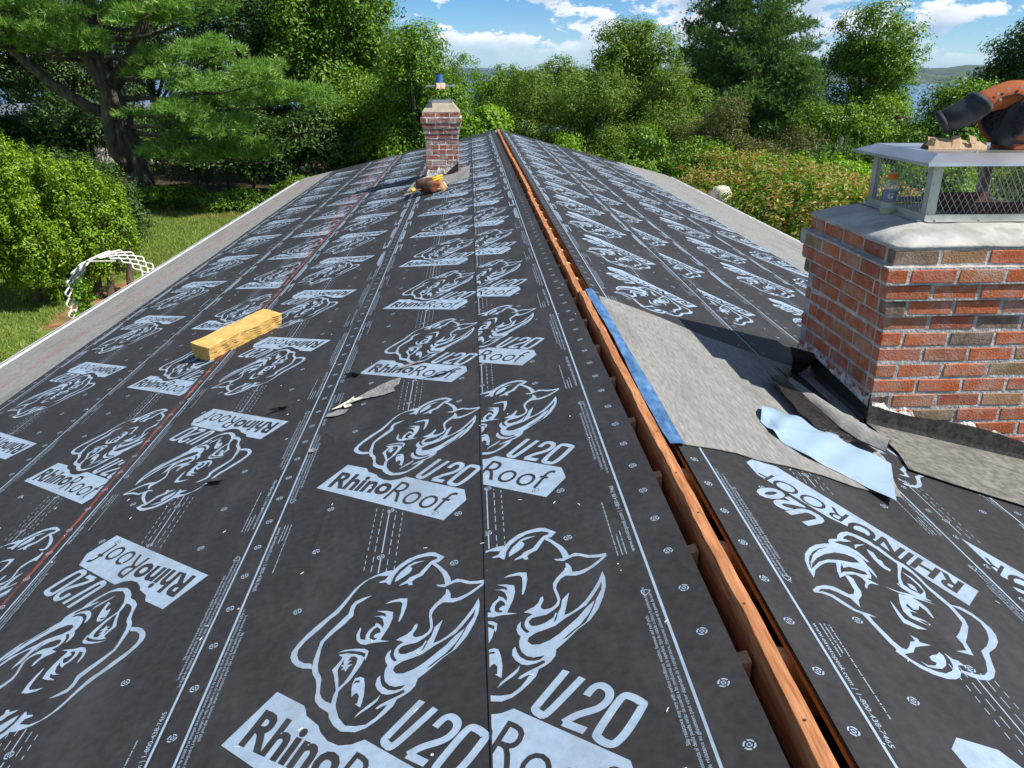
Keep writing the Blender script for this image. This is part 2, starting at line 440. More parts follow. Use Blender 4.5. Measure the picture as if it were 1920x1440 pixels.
MT['trellis'] = mat_noise('white_paint', (0.58, 0.57, 0.52), (0.80, 0.79, 0.75), scale=9, rough=0.7, bump=0.2)
MT['stone'] = mat_noise('pale_stone', (0.42, 0.37, 0.28), (0.72, 0.68, 0.58), scale=3.5, detail=8, rough=0.9, bump=0.5, c3=(0.55, 0.32, 0.12), s3=1.4, f3=0.9)
MT['cap_orange'] = mat_noise('orange_cap', (0.70, 0.16, 0.02), (0.76, 0.20, 0.03), scale=8, rough=0.4)
MT['scrap_pale'] = mat_noise('pale_scrap', (0.60, 0.56, 0.44), (0.72, 0.68, 0.56), scale=20, rough=0.8)
MT['scrap_grey'] = mat_noise('grey_scrap', (0.13, 0.13, 0.125), (0.30, 0.30, 0.29), scale=40, detail=7, rough=0.8, stretch=(3, 1, 1))
MT['flat_white'] = mat_noise('white_ink', (0.72, 0.73, 0.74), (0.78, 0.79, 0.80), scale=8, rough=0.6)
MT['label_grey'] = mat_noise('grey_label', (0.17, 0.19, 0.24), (0.21, 0.235, 0.29), scale=8, rough=0.4)
MT['flower'] = mat_noise('pale_roof', (0.10, 0.125, 0.16), (0.16, 0.19, 0.23), scale=3, rough=0.85)
MT['dark_glass'] = mat_noise('dark_glass', (0.02, 0.025, 0.03), (0.035, 0.04, 0.05), scale=2, rough=0.12, spec=0.6)

def chalk_mat():
    m, t, b = new_mat('red_chalk')
    n = t.nodes.new
    pos = n('ShaderNodeNewGeometry').outputs['Position']
    mpn = n('ShaderNodeMapping'); mpn.inputs['Scale'].default_value = (1.0, 0.12, 1.0)
    t.links.new(pos, mpn.inputs['Vector'])
    no = n('ShaderNodeTexNoise'); no.inputs['Scale'].default_value = 55; no.inputs['Detail'].default_value = 7; no.inputs['Roughness'].default_value = 0.7
    t.links.new(mpn.outputs[0], no.inputs['Vector'])
    rp = n('ShaderNodeValToRGB')
    rp.color_ramp.elements[0].position = 0.42; rp.color_ramp.elements[0].color = (0, 0, 0, 1)
    rp.color_ramp.elements[1].position = 0.70; rp.color_ramp.elements[1].color = (0.6, 0.6, 0.6, 1)
    t.links.new(no.outputs[0], rp.inputs[0])
    b.inputs['Base Color'].default_value = (0.80, 0.17, 0.09, 1)
    b.inputs['Roughness'].default_value = 1.0
    t.links.new(rp.outputs[0], b.inputs['Alpha'])
    return m
MT['chalk'] = chalk_mat()

def clear_mat(name, col, rough=0.08, alpha=0.35):
    m, t, b = new_mat(name)
    b.inputs['Base Color'].default_value = (*col, 1)
    b.inputs['Roughness'].default_value = rough
    b.inputs['Alpha'].default_value = alpha
    b.inputs['Specular IOR Level'].default_value = 0.6
    return m
MT['bottle'] = clear_mat('clear_bottle', (0.62, 0.66, 0.64), alpha=0.28)
MT['drink'] = clear_mat('yellow_drink', (0.50, 0.58, 0.10), alpha=0.75)
LOGO_A = [(1,[(-0.102,0.484),(-0.121,0.486),(-0.154,0.478),(-0.186,0.459),(-0.207,0.434),(-0.226,0.395),(-0.245,0.359),(-0.264,0.333),(-0.289,0.306),(-0.317,0.270),(-0.336,0.236),(-0.346,0.208),(-0.345,0.188),(-0.337,0.168),(-0.321,0.147),(-0.302,0.133),(-0.276,0.124),(-0.281,0.144),(-0.303,0.153),(-0.320,0.170),(-0.328,0.191),(-0.329,0.213),(-0.315,0.243),(-0.284,0.280),(-0.261,0.314),(-0.242,0.332),(-0.225,0.368),(-0.210,0.408),(-0.193,0.441),(-0.171,0.464),(-0.144,0.471),(-0.113,0.460),(-0.120,0.444),(-0.139,0.439),(-0.134,0.433),(-0.117,0.430),(-0.109,0.416),(-0.103,0.414),(-0.103,0.445),(-0.099,0.470)]),
(1,[(-0.101,0.481),(-0.085,0.504),(-0.058,0.526),(-0.030,0.534),(0.002,0.536),(0.021,0.528),(0.051,0.492),(0.034,0.471),(0.017,0.475),(0.010,0.461),(-0.011,0.423),(-0.030,0.415),(-0.040,0.404),(-0.037,0.388),(-0.048,0.390),(-0.052,0.401),(-0.077,0.398),(-0.073,0.404),(-0.056,0.415),(-0.048,0.427),(-0.021,0.437),(0.002,0.473),(0.013,0.487),(0.030,0.491),(0.028,0.501),(0.012,0.513),(-0.010,0.518),(-0.035,0.517),(-0.062,0.500),(-0.083,0.479),(-0.096,0.453),(-0.101,0.424),(-0.103,0.418)]),
(1,[(-0.091,0.421),(-0.089,0.443),(-0.077,0.466),(-0.061,0.484),(-0.049,0.483),(-0.043,0.468),(-0.050,0.451),(-0.067,0.437),(-0.081,0.427)]),
(1,[(-0.064,0.480),(-0.056,0.492),(-0.037,0.501),(-0.007,0.496),(-0.027,0.493),(-0.044,0.488)]),
(1,[(0.014,0.478),(0.026,0.471),(0.043,0.443),(0.060,0.413),(0.070,0.382),(0.073,0.362),(0.090,0.368),(0.104,0.360),(0.125,0.343),(0.148,0.336),(0.171,0.335),(0.170,0.318),(0.160,0.322),(0.145,0.324),(0.122,0.331),(0.099,0.350),(0.084,0.353),(0.069,0.348),(0.055,0.342),(0.037,0.352),(0.031,0.362),(0.043,0.358),(0.056,0.355),(0.054,0.380),(0.047,0.408),(0.030,0.446),(0.016,0.466)]),
(1,[(0.171,0.324),(0.159,0.309),(0.131,0.285),(0.102,0.268),(0.080,0.265),(0.054,0.275),(0.040,0.266),(0.029,0.249),(0.024,0.231),(0.028,0.202),(0.030,0.183),(0.026,0.166),(0.017,0.150),(-0.001,0.140),(-0.023,0.142),(-0.041,0.143),(-0.050,0.153),(-0.065,0.162),(-0.054,0.168),(-0.038,0.175),(-0.026,0.187),(-0.019,0.206),(-0.012,0.209),(-0.012,0.193),(-0.021,0.173),(-0.021,0.163),(-0.013,0.155),(0.004,0.155),(0.017,0.165),(0.023,0.179),(0.020,0.209),(0.017,0.230),(0.018,0.253),(0.030,0.274),(0.048,0.295),(0.059,0.311),(0.060,0.332),(0.067,0.325),(0.073,0.306),(0.073,0.285),(0.091,0.281),(0.116,0.288),(0.142,0.306),(0.160,0.322)]),
(1,[(-0.046,0.146),(-0.023,0.144),(0.002,0.142),(0.020,0.156),(0.032,0.176),(0.055,0.202),(0.046,0.167),(0.033,0.117),(0.050,0.121),(0.069,0.133),(0.090,0.154),(0.111,0.184),(0.133,0.221),(0.149,0.258),(0.152,0.232),(0.148,0.194),(0.135,0.153),(0.117,0.113),(0.091,0.077),(0.060,0.055),(0.036,0.032),(0.016,0.013),(0.001,0.002),(0.000,-0.008),(-0.010,-0.014),(-0.029,-0.010),(-0.052,-0.009),(-0.068,0.001),(-0.079,0.018),(-0.083,0.037),(-0.083,0.057),(-0.078,0.074),(-0.084,0.085),(-0.087,0.103),(-0.083,0.119),(-0.074,0.129),(-0.076,0.109),(-0.070,0.092),(-0.062,0.081),(-0.055,0.083),(-0.063,0.097),(-0.066,0.109),(-0.065,0.124),(-0.058,0.138)]),
(0,[(-0.054,0.111),(-0.055,0.123),(-0.046,0.133),(-0.030,0.134),(-0.009,0.134),(0.009,0.145),(0.022,0.157),(0.035,0.183),(0.028,0.149),(0.018,0.128),(0.013,0.134),(0.006,0.117),(-0.015,0.104),(-0.036,0.100),(-0.048,0.103)]),
(0,[(0.018,0.136),(0.013,0.122),(0.004,0.098),(0.010,0.103),(0.016,0.119)]),
(0,[(-0.063,0.051),(-0.059,0.064),(-0.041,0.075),(-0.018,0.079),(0.007,0.085),(0.033,0.104),(0.064,0.121),(0.090,0.136),(0.111,0.165),(0.133,0.200),(0.141,0.218),(0.136,0.186),(0.117,0.151),(0.090,0.128),(0.064,0.097),(0.039,0.075),(0.014,0.053),(-0.010,0.038),(-0.035,0.031),(-0.054,0.036)]),
(0,[(0.018,0.029),(0.040,0.049),(0.065,0.068),(0.091,0.100),(0.106,0.130),(0.121,0.168),(0.114,0.140),(0.101,0.112),(0.081,0.073),(0.055,0.055),(0.031,0.034)]),
(1,[(0.000,0.000),(-0.003,-0.020),(-0.016,-0.036),(-0.030,-0.045),(-0.044,-0.051),(-0.052,-0.071),(-0.069,-0.090),(-0.089,-0.107),(-0.109,-0.120),(-0.132,-0.125),(-0.167,-0.113),(-0.187,-0.090),(-0.202,-0.062),(-0.205,-0.046),(-0.204,-0.016),(-0.195,-0.012),(-0.189,-0.037),(-0.178,-0.069),(-0.159,-0.098),(-0.134,-0.107),(-0.110,-0.109),(-0.090,-0.095),(-0.075,-0.077),(-0.065,-0.061),(-0.077,-0.064),(-0.088,-0.069),(-0.093,-0.066),(-0.085,-0.058),(-0.068,-0.050),(-0.045,-0.042),(-0.028,-0.034),(-0.028,-0.028),(-0.032,-0.025),(-0.048,-0.030),(-0.068,-0.030),(-0.082,-0.023),(-0.095,-0.005),(-0.102,0.014),(-0.100,0.034),(-0.093,0.042),(-0.090,0.021),(-0.084,0.003),(-0.069,-0.014),(-0.051,-0.021),(-0.037,-0.020),(-0.028,-0.011),(-0.013,-0.003)]),
(1,[(-0.152,0.381),(-0.176,0.379),(-0.199,0.370),(-0.208,0.352),(-0.210,0.321),(-0.229,0.294),(-0.252,0.261),(-0.272,0.225),(-0.275,0.189),(-0.278,0.151),(-0.276,0.123),(-0.270,0.101),(-0.258,0.079),(-0.251,0.050),(-0.249,0.032),(-0.249,0.018),(-0.246,0.003),(-0.231,-0.021),(-0.205,-0.046),(-0.199,-0.047),(-0.192,-0.023),(-0.205,-0.016),(-0.218,-0.007),(-0.231,0.009),(-0.239,0.028),(-0.242,0.054),(-0.243,0.074),(-0.248,0.090),(-0.257,0.106),(-0.263,0.134),(-0.264,0.166),(-0.265,0.194),(-0.262,0.220),(-0.242,0.248),(-0.215,0.278),(-0.195,0.306),(-0.197,0.334),(-0.192,0.355),(-0.174,0.366)]),
(1,[(-0.213,0.154),(-0.191,0.153),(-0.168,0.143),(-0.150,0.131),(-0.141,0.120),(-0.146,0.097),(-0.156,0.075),(-0.168,0.049),(-0.184,0.031),(-0.192,0.018),(-0.192,-0.023),(-0.204,-0.019),(-0.203,0.008),(-0.199,0.024),(-0.205,0.050),(-0.212,0.077),(-0.221,0.102),(-0.210,0.118),(-0.202,0.134),(-0.201,0.143)]),
(0,[(-0.205,0.103),(-0.196,0.128),(-0.178,0.136),(-0.167,0.134),(-0.159,0.124),(-0.160,0.106),(-0.169,0.075),(-0.183,0.043),(-0.194,0.031),(-0.199,0.063),(-0.206,0.094)]),
(1,[(-0.192,0.131),(-0.185,0.136),(-0.177,0.138),(-0.182,0.128),(-0.184,0.121),(-0.173,0.123),(-0.181,0.114),(-0.183,0.107),(-0.170,0.107),(-0.180,0.097),(-0.185,0.084),(-0.189,0.094),(-0.198,0.093),(-0.192,0.102),(-0.201,0.111),(-0.192,0.112),(-0.195,0.122)]),
(1,[(-0.217,0.163),(-0.199,0.168),(-0.171,0.164),(-0.145,0.155),(-0.133,0.142),(-0.135,0.124),(-0.138,0.110),(-0.142,0.122),(-0.140,0.135),(-0.155,0.148),(-0.181,0.159),(-0.201,0.163)]),
(1,[(-0.156,-0.010),(-0.160,0.015),(-0.160,0.035),(-0.156,0.052),(-0.143,0.053),(-0.133,0.045),(-0.128,0.019),(-0.126,-0.013),(-0.128,-0.036),(-0.130,-0.052),(-0.144,-0.037),(-0.139,-0.036),(-0.138,-0.012),(-0.144,-0.001),(-0.150,-0.002)]),
(0,[(-0.159,0.032),(-0.154,0.043),(-0.145,0.042),(-0.141,0.035),(-0.146,0.034),(-0.152,0.036)]),
(1,[(-0.085,-0.024),(-0.091,-0.043),(-0.104,-0.056),(-0.125,-0.069),(-0.141,-0.082),(-0.132,-0.067),(-0.112,-0.050),(-0.094,-0.036)]),
(1,[(-0.130,0.303),(-0.102,0.294),(-0.083,0.282),(-0.082,0.254),(-0.089,0.222),(-0.107,0.176),(-0.081,0.163),(-0.100,0.166),(-0.123,0.171),(-0.144,0.170),(-0.159,0.177),(-0.171,0.195),(-0.175,0.217),(-0.172,0.233),(-0.168,0.247),(-0.165,0.239),(-0.166,0.218),(-0.162,0.198),(-0.148,0.190),(-0.149,0.209),(-0.142,0.227),(-0.128,0.241),(-0.126,0.252),(-0.113,0.239),(-0.106,0.221),(-0.104,0.239),(-0.110,0.263),(-0.120,0.275),(-0.136,0.282),(-0.112,0.277),(-0.101,0.268),(-0.104,0.283),(-0.115,0.292)]),
(0,[(-0.138,0.194),(-0.137,0.213),(-0.130,0.227),(-0.121,0.233),(-0.112,0.221),(-0.109,0.207),(-0.118,0.206),(-0.126,0.201),(-0.126,0.193),(-0.117,0.186),(-0.121,0.181),(-0.130,0.184)]),
(1,[(-0.109,0.326),(-0.094,0.335),(-0.068,0.336),(-0.047,0.328),(-0.047,0.295),(-0.054,0.257),(-0.062,0.233),(-0.065,0.237),(-0.061,0.273),(-0.060,0.311),(-0.067,0.322),(-0.087,0.326)]),
(1,[(-0.451,-0.074),(-0.352,0.066),(-0.271,-0.004),(-0.266,-0.014),(-0.258,-0.040),(-0.223,-0.080),(-0.215,-0.101),(-0.193,-0.133),(-0.165,-0.154),(-0.135,-0.159),(-0.107,-0.153),(0.108,-0.351),(0.114,-0.424),(0.041,-0.520)])]
STROKES_A = {'U':[(0.016,-0.075),(-0.053,-0.155),(-0.061,-0.169),(-0.053,-0.184),(-0.035,-0.185),(0.048,-0.107)],
'two':[(0.049,-0.162),(0.069,-0.143),(0.086,-0.144),(0.098,-0.164),(0.092,-0.187),(0.068,-0.204),(0.024,-0.210),(-0.007,-0.222)],
'foot':[(-0.007,-0.222),(0.034,-0.256)],
'zero':[(0.124,-0.187),(0.140,-0.193),(0.157,-0.214),(0.156,-0.226),(0.116,-0.278),(0.086,-0.303),(0.068,-0.296),(0.056,-0.279),(0.059,-0.265),(0.099,-0.213),(0.124,-0.187)]}
LOGO_B = [(1,[(-0.357,0.141),(-0.345,0.164),(-0.324,0.187),(-0.298,0.201),(-0.274,0.193),(-0.247,0.175),(-0.227,0.147),(-0.217,0.113),(-0.207,0.085),(-0.189,0.069),(-0.178,0.040),(-0.173,0.010),(-0.172,-0.026),(-0.163,-0.056),(-0.155,-0.085),(-0.149,-0.107),(-0.149,-0.137),(-0.148,-0.166),(-0.158,-0.198),(-0.188,-0.240),(-0.212,-0.271),(-0.217,-0.297),(-0.224,-0.322),(-0.246,-0.319),(-0.266,-0.316),(-0.233,-0.306),(-0.226,-0.281),(-0.227,-0.255),(-0.204,-0.232),(-0.166,-0.185),(-0.162,-0.147),(-0.163,-0.114),(-0.172,-0.082),(-0.180,-0.046),(-0.181,-0.013),(-0.187,0.024),(-0.202,0.051),(-0.215,0.071),(-0.230,0.100),(-0.242,0.130),(-0.264,0.156),(-0.289,0.177),(-0.306,0.178),(-0.322,0.166),(-0.335,0.150),(-0.311,0.142),(-0.338,0.131),(-0.360,0.129)]),
(1,[(-0.155,-0.106),(-0.123,-0.106),(-0.102,-0.128),(-0.092,-0.157),(-0.086,-0.186),(-0.091,-0.213),(-0.106,-0.243),(-0.131,-0.270),(-0.167,-0.297),(-0.185,-0.335),(-0.199,-0.369),(-0.221,-0.396),(-0.243,-0.410),(-0.267,-0.413),(-0.286,-0.408),(-0.304,-0.398),(-0.300,-0.390),(-0.281,-0.393),(-0.260,-0.395),(-0.242,-0.392),(-0.223,-0.375),(-0.201,-0.335),(-0.187,-0.296),(-0.153,-0.268),(-0.126,-0.236),(-0.109,-0.201),(-0.103,-0.165),(-0.113,-0.140),(-0.132,-0.120),(-0.149,-0.111)]),
(1,[(-0.304,-0.398),(-0.319,-0.418),(-0.337,-0.429),(-0.361,-0.433),(-0.389,-0.426),(-0.413,-0.411),(-0.432,-0.387),(-0.447,-0.365),(-0.438,-0.353),(-0.424,-0.347),(-0.411,-0.350),(-0.394,-0.332),(-0.383,-0.315),(-0.367,-0.309),(-0.366,-0.295),(-0.368,-0.287),(-0.353,-0.297),(-0.355,-0.309),(-0.328,-0.313),(-0.364,-0.326),(-0.381,-0.334),(-0.398,-0.356),(-0.427,-0.369),(-0.422,-0.384),(-0.402,-0.401),(-0.376,-0.412),(-0.352,-0.414),(-0.328,-0.400),(-0.314,-0.382),(-0.307,-0.359),(-0.308,-0.334),(-0.298,-0.352),(-0.285,-0.355),(-0.278,-0.370),(-0.296,-0.373),(-0.303,-0.387)]),
(1,[(-0.397,-0.385),(-0.384,-0.395),(-0.363,-0.391),(-0.354,-0.380),(-0.363,-0.373),(-0.361,-0.361),(-0.348,-0.352),(-0.334,-0.347),(-0.321,-0.335),(-0.316,-0.346),(-0.322,-0.366),(-0.332,-0.383),(-0.352,-0.399),(-0.370,-0.402),(-0.388,-0.401)]),
(1,[(-0.422,-0.347),(-0.432,-0.326),(-0.440,-0.289),(-0.447,-0.258),(-0.448,-0.237),(-0.429,-0.239),(-0.444,-0.229),(-0.457,-0.227),(-0.475,-0.221),(-0.493,-0.198),(-0.512,-0.174),(-0.535,-0.167),(-0.550,-0.171),(-0.538,-0.157),(-0.513,-0.150),(-0.492,-0.157),(-0.474,-0.170),(-0.466,-0.172),(-0.462,-0.189),(-0.456,-0.207),(-0.445,-0.175),(-0.424,-0.150),(-0.415,-0.128),(-0.415,-0.109),(-0.410,-0.074),(-0.416,-0.061),(-0.428,-0.062),(-0.430,-0.090),(-0.434,-0.130),(-0.446,-0.150),(-0.461,-0.156),(-0.477,-0.144),(-0.493,-0.133),(-0.517,-0.134),(-0.544,-0.148),(-0.565,-0.169),(-0.564,-0.179),(-0.542,-0.177),(-0.522,-0.184),(-0.504,-0.208),(-0.484,-0.228),(-0.465,-0.235),(-0.460,-0.262),(-0.454,-0.295),(-0.447,-0.334),(-0.440,-0.357)]),
(1,[(-0.535,-0.108),(-0.534,-0.069),(-0.525,-0.025),(-0.509,0.012),(-0.482,0.048),(-0.451,0.076),(-0.416,0.094),(-0.399,0.100),(-0.396,0.116),(-0.383,0.130),(-0.358,0.139),(-0.359,0.126),(-0.379,0.116),(-0.368,0.111),(-0.339,0.107),(-0.319,0.086),(-0.311,0.055),(-0.309,0.037),(-0.317,0.037),(-0.326,0.058),(-0.343,0.086),(-0.324,0.048),(-0.325,0.021),(-0.321,-0.004),(-0.323,-0.031),(-0.328,-0.045),(-0.329,-0.033),(-0.333,-0.003),(-0.340,-0.036),(-0.350,-0.054),(-0.363,-0.056),(-0.340,-0.079),(-0.362,-0.078),(-0.377,-0.090),(-0.389,-0.110),(-0.391,-0.100),(-0.377,-0.078),(-0.378,-0.061),(-0.391,-0.048),(-0.421,-0.057),(-0.451,-0.082),(-0.444,-0.050),(-0.427,-0.005),(-0.454,-0.012),(-0.481,-0.032),(-0.513,-0.067)]),
(0,[(-0.525,-0.067),(-0.519,-0.039),(-0.505,-0.006),(-0.480,0.030),(-0.448,0.059),(-0.416,0.076),(-0.452,0.051),(-0.485,0.014),(-0.511,-0.031)]),
(0,[(-0.525,-0.067),(-0.508,-0.035),(-0.480,0.000),(-0.444,0.031),(-0.405,0.053),(-0.374,0.056),(-0.351,0.047),(-0.344,0.023),(-0.370,0.015),(-0.410,0.014),(-0.447,0.004),(-0.482,-0.019)]),
(0,[(-0.424,-0.028),(-0.408,0.001),(-0.415,-0.025),(-0.393,-0.012),(-0.368,-0.015),(-0.350,-0.024),(-0.351,-0.037),(-0.368,-0.040),(-0.395,-0.036),(-0.425,-0.046),(-0.437,-0.057)]),
(1,[(-0.310,0.126),(-0.269,0.142),(-0.302,0.120),(-0.319,0.103)]),
(1,[(-0.279,0.114),(-0.265,0.099),(-0.268,0.067),(-0.260,0.059),(-0.264,0.036),(-0.253,0.019),(-0.262,0.009),(-0.272,0.015),(-0.280,0.030),(-0.284,0.062),(-0.283,0.090)]),
(1,[(-0.210,0.065),(-0.204,0.050),(-0.226,0.016),(-0.243,-0.015),(-0.254,-0.049),(-0.243,-0.070),(-0.222,-0.083),(-0.203,-0.065),(-0.204,-0.036),(-0.211,-0.007),(-0.220,0.021),(-0.203,0.000),(-0.196,-0.033),(-0.199,-0.064),(-0.216,-0.098),(-0.205,-0.109),(-0.235,-0.106),(-0.257,-0.089),(-0.271,-0.069),(-0.274,-0.050),(-0.266,-0.048),(-0.250,-0.012),(-0.229,0.026)]),
(1,[(-0.324,-0.081),(-0.292,-0.091),(-0.256,-0.094),(-0.204,-0.122),(-0.250,-0.111),(-0.291,-0.100)]),
(1,[(-0.297,-0.102),(-0.285,-0.105),(-0.263,-0.105),(-0.249,-0.125),(-0.241,-0.150),(-0.247,-0.189),(-0.252,-0.189),(-0.254,-0.161),(-0.262,-0.143),(-0.276,-0.165),(-0.291,-0.167),(-0.297,-0.144),(-0.306,-0.156),(-0.300,-0.172),(-0.287,-0.182),(-0.307,-0.178),(-0.311,-0.198),(-0.292,-0.205),(-0.277,-0.216),(-0.304,-0.211),(-0.297,-0.219),(-0.282,-0.232),(-0.304,-0.221),(-0.324,-0.210),(-0.329,-0.185),(-0.319,-0.150)]),
(1,[(-0.345,-0.147),(-0.344,-0.162),(-0.345,-0.198),(-0.345,-0.220),(-0.324,-0.236),(-0.301,-0.249),(-0.328,-0.254),(-0.358,-0.239),(-0.357,-0.215),(-0.352,-0.178)]),
(1,[(-0.239,-0.039),(-0.226,-0.040),(-0.221,-0.049),(-0.226,-0.075),(-0.231,-0.067),(-0.238,-0.061)]),
(1,[(-0.487,0.567),(-0.455,0.602),(-0.374,0.587),(0.000,0.000),(-0.087,-0.091),(-0.153,0.014),(-0.182,0.092),(-0.219,0.173),(-0.236,0.214),(-0.271,0.231),(-0.326,0.272),(-0.406,0.383),(-0.478,0.482)])]

def link(name, me, parent=None, mat=None, loc=None, rot=None, local=False):
    """meshes are modelled in world coordinates unless local is set"""
    o = bpy.data.objects.new(name, me)
    C.objects.link(o)
    if mat is not None and not me.materials:
        me.materials.append(mat)
    if parent is not None:
        o.parent = parent
        if parent.type == 'EMPTY' and not local:
            o.matrix_parent_inverse = Matrix.Translation(-Vector(parent.location))
    if loc is not None: o.location = loc
    if rot is not None: o.rotation_euler = rot
    return o

def _build(s, name, mat=None, parent=None, smooth=False, loc=None, rot=None, fix=True, local=False):
    return link(name, s.mesh(name, mat, smooth, fix), parent, None, loc, rot, local)
MB.build = _build

# ------------------------------------------------------------------ terrain, water, far shore
def smooth01(a, b, x):
    t = np.clip((x-a)/(b-a), 0, 1)
    return t*t*(3-2*t)

def ground_h(x, y):
    r = np.sqrt(x*x + (y-8)**2)
    az = np.arctan2(x, y)
    h = GZ - smooth01(55, 420, r)*62.0
    lob = 0.5+0.5*np.sin(az*9.0+1.3)*np.cos(az*23.0+0.4)
    start = 4300 + 5200*smooth01(0.36, 0.12, az) - 500*np.sin(az*5)
    hill = smooth01(start, start+1700, r)*(112 + 12*lob + 9*np.sin(az*47.0) + 5*np.sin(az*131.0))
    hill = hill + smooth01(11000, 16000, r)*(45+30*np.sin(az*31.0+2))
    return h + hill

radii = np.concatenate([np.linspace(0, 60, 31), np.geomspace(64, 420, 26)[0:], np.geomspace(460, 3700, 14), np.linspace(3900, 6600, 24), np.geomspace(7000, 24000, 22)])
na = 360
ang = np.linspace(0, 2*math.pi, na, endpoint=False)
RR, AA = np.meshgrid(radii[1:], ang, indexing='ij')
gx = RR*np.sin(AA); gy = RR*np.cos(AA)+8
gzv = ground_h(gx, gy)
gv = np.stack([gx, gy, gzv], -1).reshape(-1, 3)
gvl = [(0.0, 8.0, GZ)] + [tuple(p) for p in gv]
gf = [(0, 1+(k+1) % na, 1+k) for k in range(na)]
for i in range(len(radii)-2):
    b0 = 1+i*na; b1 = 1+(i+1)*na
    for k in range(na):
        k2 = (k+1) % na
        gf.append((b0+k, b0+k2, b1+k2, b1+k))
MT['lawn'] = mat_noise('lawn', (0.09, 0.14, 0.02), (0.18, 0.24, 0.045), scale=0.9, detail=9, rough=0.95, bump=0.8, bscale=22, coords='World',
                       bdist=0.05, c3=(0.21, 0.15, 0.06), s3=0.45, f3=0.5)
mat_l = MT['lawn']
me = bpy.data.meshes.new('ground'); me.from_pydata(gvl, [], gf)
bm = bmesh.new(); bm.from_mesh(me); bmesh.ops.recalc_face_normals(bm, faces=bm.faces); bm.to_mesh(me); bm.free()
MT['far_wood'] = mat_noise('wooded_hills', (0.014, 0.028, 0.010), (0.075, 0.10, 0.03), scale=0.010, detail=9, rough=0.95, coords='World')
me.materials.append(mat_l); me.materials.append(MT['far_wood'])
cent = np.array([np.hypot(p.center.x, p.center.y) for p in me.polygons])
me.polygons.foreach_set('material_index', (cent > 90).astype(np.int32))
me.polygons.foreach_set('use_smooth', [True]*len(me.polygons))
ground = link('ground', me); tag(ground, kind='structure')

wm, wt, wb = new_mat('bay_water')
wb.inputs['Base Color'].default_value = (0.06, 0.14, 0.26, 1)
wb.inputs['Specular IOR Level'].default_value = 0.25
wb.inputs['Roughness'].default_value = 0.3
wn = wt.nodes.new('ShaderNodeTexNoise'); wn.inputs['Scale'].default_value = 0.18; wn.inputs['Detail'].default_value = 6
wp = wt.nodes.new('ShaderNodeNewGeometry'); wt.links.new(wp.outputs['Position'], wn.inputs['Vector'])
wbu = wt.nodes.new('ShaderNodeBump'); wbu.inputs['Strength'].default_value = 0.9; wbu.inputs['Distance'].default_value = 0.9
wt.links.new(wn.outputs[0], wbu.inputs['Height']); wt.links.new(wbu.outputs[0], wb.inputs['Normal'])
w = MB(); nw = 72
w.add([(0, 0, SEA)] + [(23000*math.sin(2*math.pi*k/nw), 23000*math.cos(2*math.pi*k/nw), SEA) for k in range(nw)], [(0, 1+(k+1) % nw, 1+k) for k in range(nw)])
water = w.build('water', wm); tag(water, kind='structure')

# bare patches on the lawn
MT['soil'] = mat_noise('pine_litter', (0.19, 0.09, 0.035), (0.34, 0.20, 0.09), scale=3.2, detail=9, rough=1.0, bump=0.9, bscale=30, coords='World', bdist=0.03, c3=(0.10, 0.12, 0.03), s3=2.0, f3=0.8)
def blob_sheet(name, cx, cy, rx, ry, z, seed, mat):
    r = random.Random(seed)
    ph = [r.uniform(0, 6.28) for _ in range(4)]
    n = 48
    pts = []
    for k in range(n):
        a = 2*math.pi*k/n
        q = 1 + 0.16*math.sin(2*a+ph[0]) + 0.11*math.sin(3*a+ph[1]) + 0.07*math.sin(7*a+ph[2]) + 0.05*math.sin(13*a+ph[3])
        pts.append((cx+rx*q*math.cos(a), cy+ry*q*math.sin(a), z))
    o = MB().add([(cx, cy, z)]+pts, [(0, 1+k, 1+(k+1) % n) for k in range(n)]).build(name, mat)
    tag(o, kind='structure')
    return o
blob_sheet('soil_patch', -8.6, 18.2, 0.9, 3.4, GZ+0.006, 3, MT['soil'])
blob_sheet('pine_litter', -12.0, 31.6, 5.5, 1.6, GZ+0.006, 5, MT['soil'])
MT['litter'] = mat_noise('leaf_litter', (0.035, 0.025, 0.014), (0.085, 0.06, 0.032), scale=2.5, detail=9, rough=1.0, bump=0.9, bscale=20, coords='World', bdist=0.03)
blob_sheet('woodland_floor', -22.0, 46.0, 27.0, 11.5, GZ+0.012, 8, MT['litter'])

# grass blades on the part of the lawn that shows past the eave
def blades(name, n, fx, mat, h=(0.05, 0.11), wdt=0.012, seed=1):
    r = np.random.default_rng(seed)
    p = fx(r, n)
    hh = r.uniform(*h, n); a = r.uniform(0, 2*np.pi, n)
    lean = r.normal(0, 0.4, (n, 2))*hh[:, None]
    dx = np.cos(a)*wdt; dy = np.sin(a)*wdt
    v = np.zeros((n, 3, 3))
    v[:, 0, 0] = p[:, 0]-dx; v[:, 0, 1] = p[:, 1]-dy; v[:, 0, 2] = p[:, 2]
    v[:, 1, 0] = p[:, 0]+dx; v[:, 1, 1] = p[:, 1]+dy; v[:, 1, 2] = p[:, 2]
    v[:, 2, 0] = p[:, 0]+lean[:, 0]; v[:, 2, 1] = p[:, 1]+lean[:, 1]; v[:, 2, 2] = p[:, 2]+hh
    me = np_mesh(name, v.reshape(-1, 3), np.arange(3*n).reshape(-1, 3), mat)
    return me

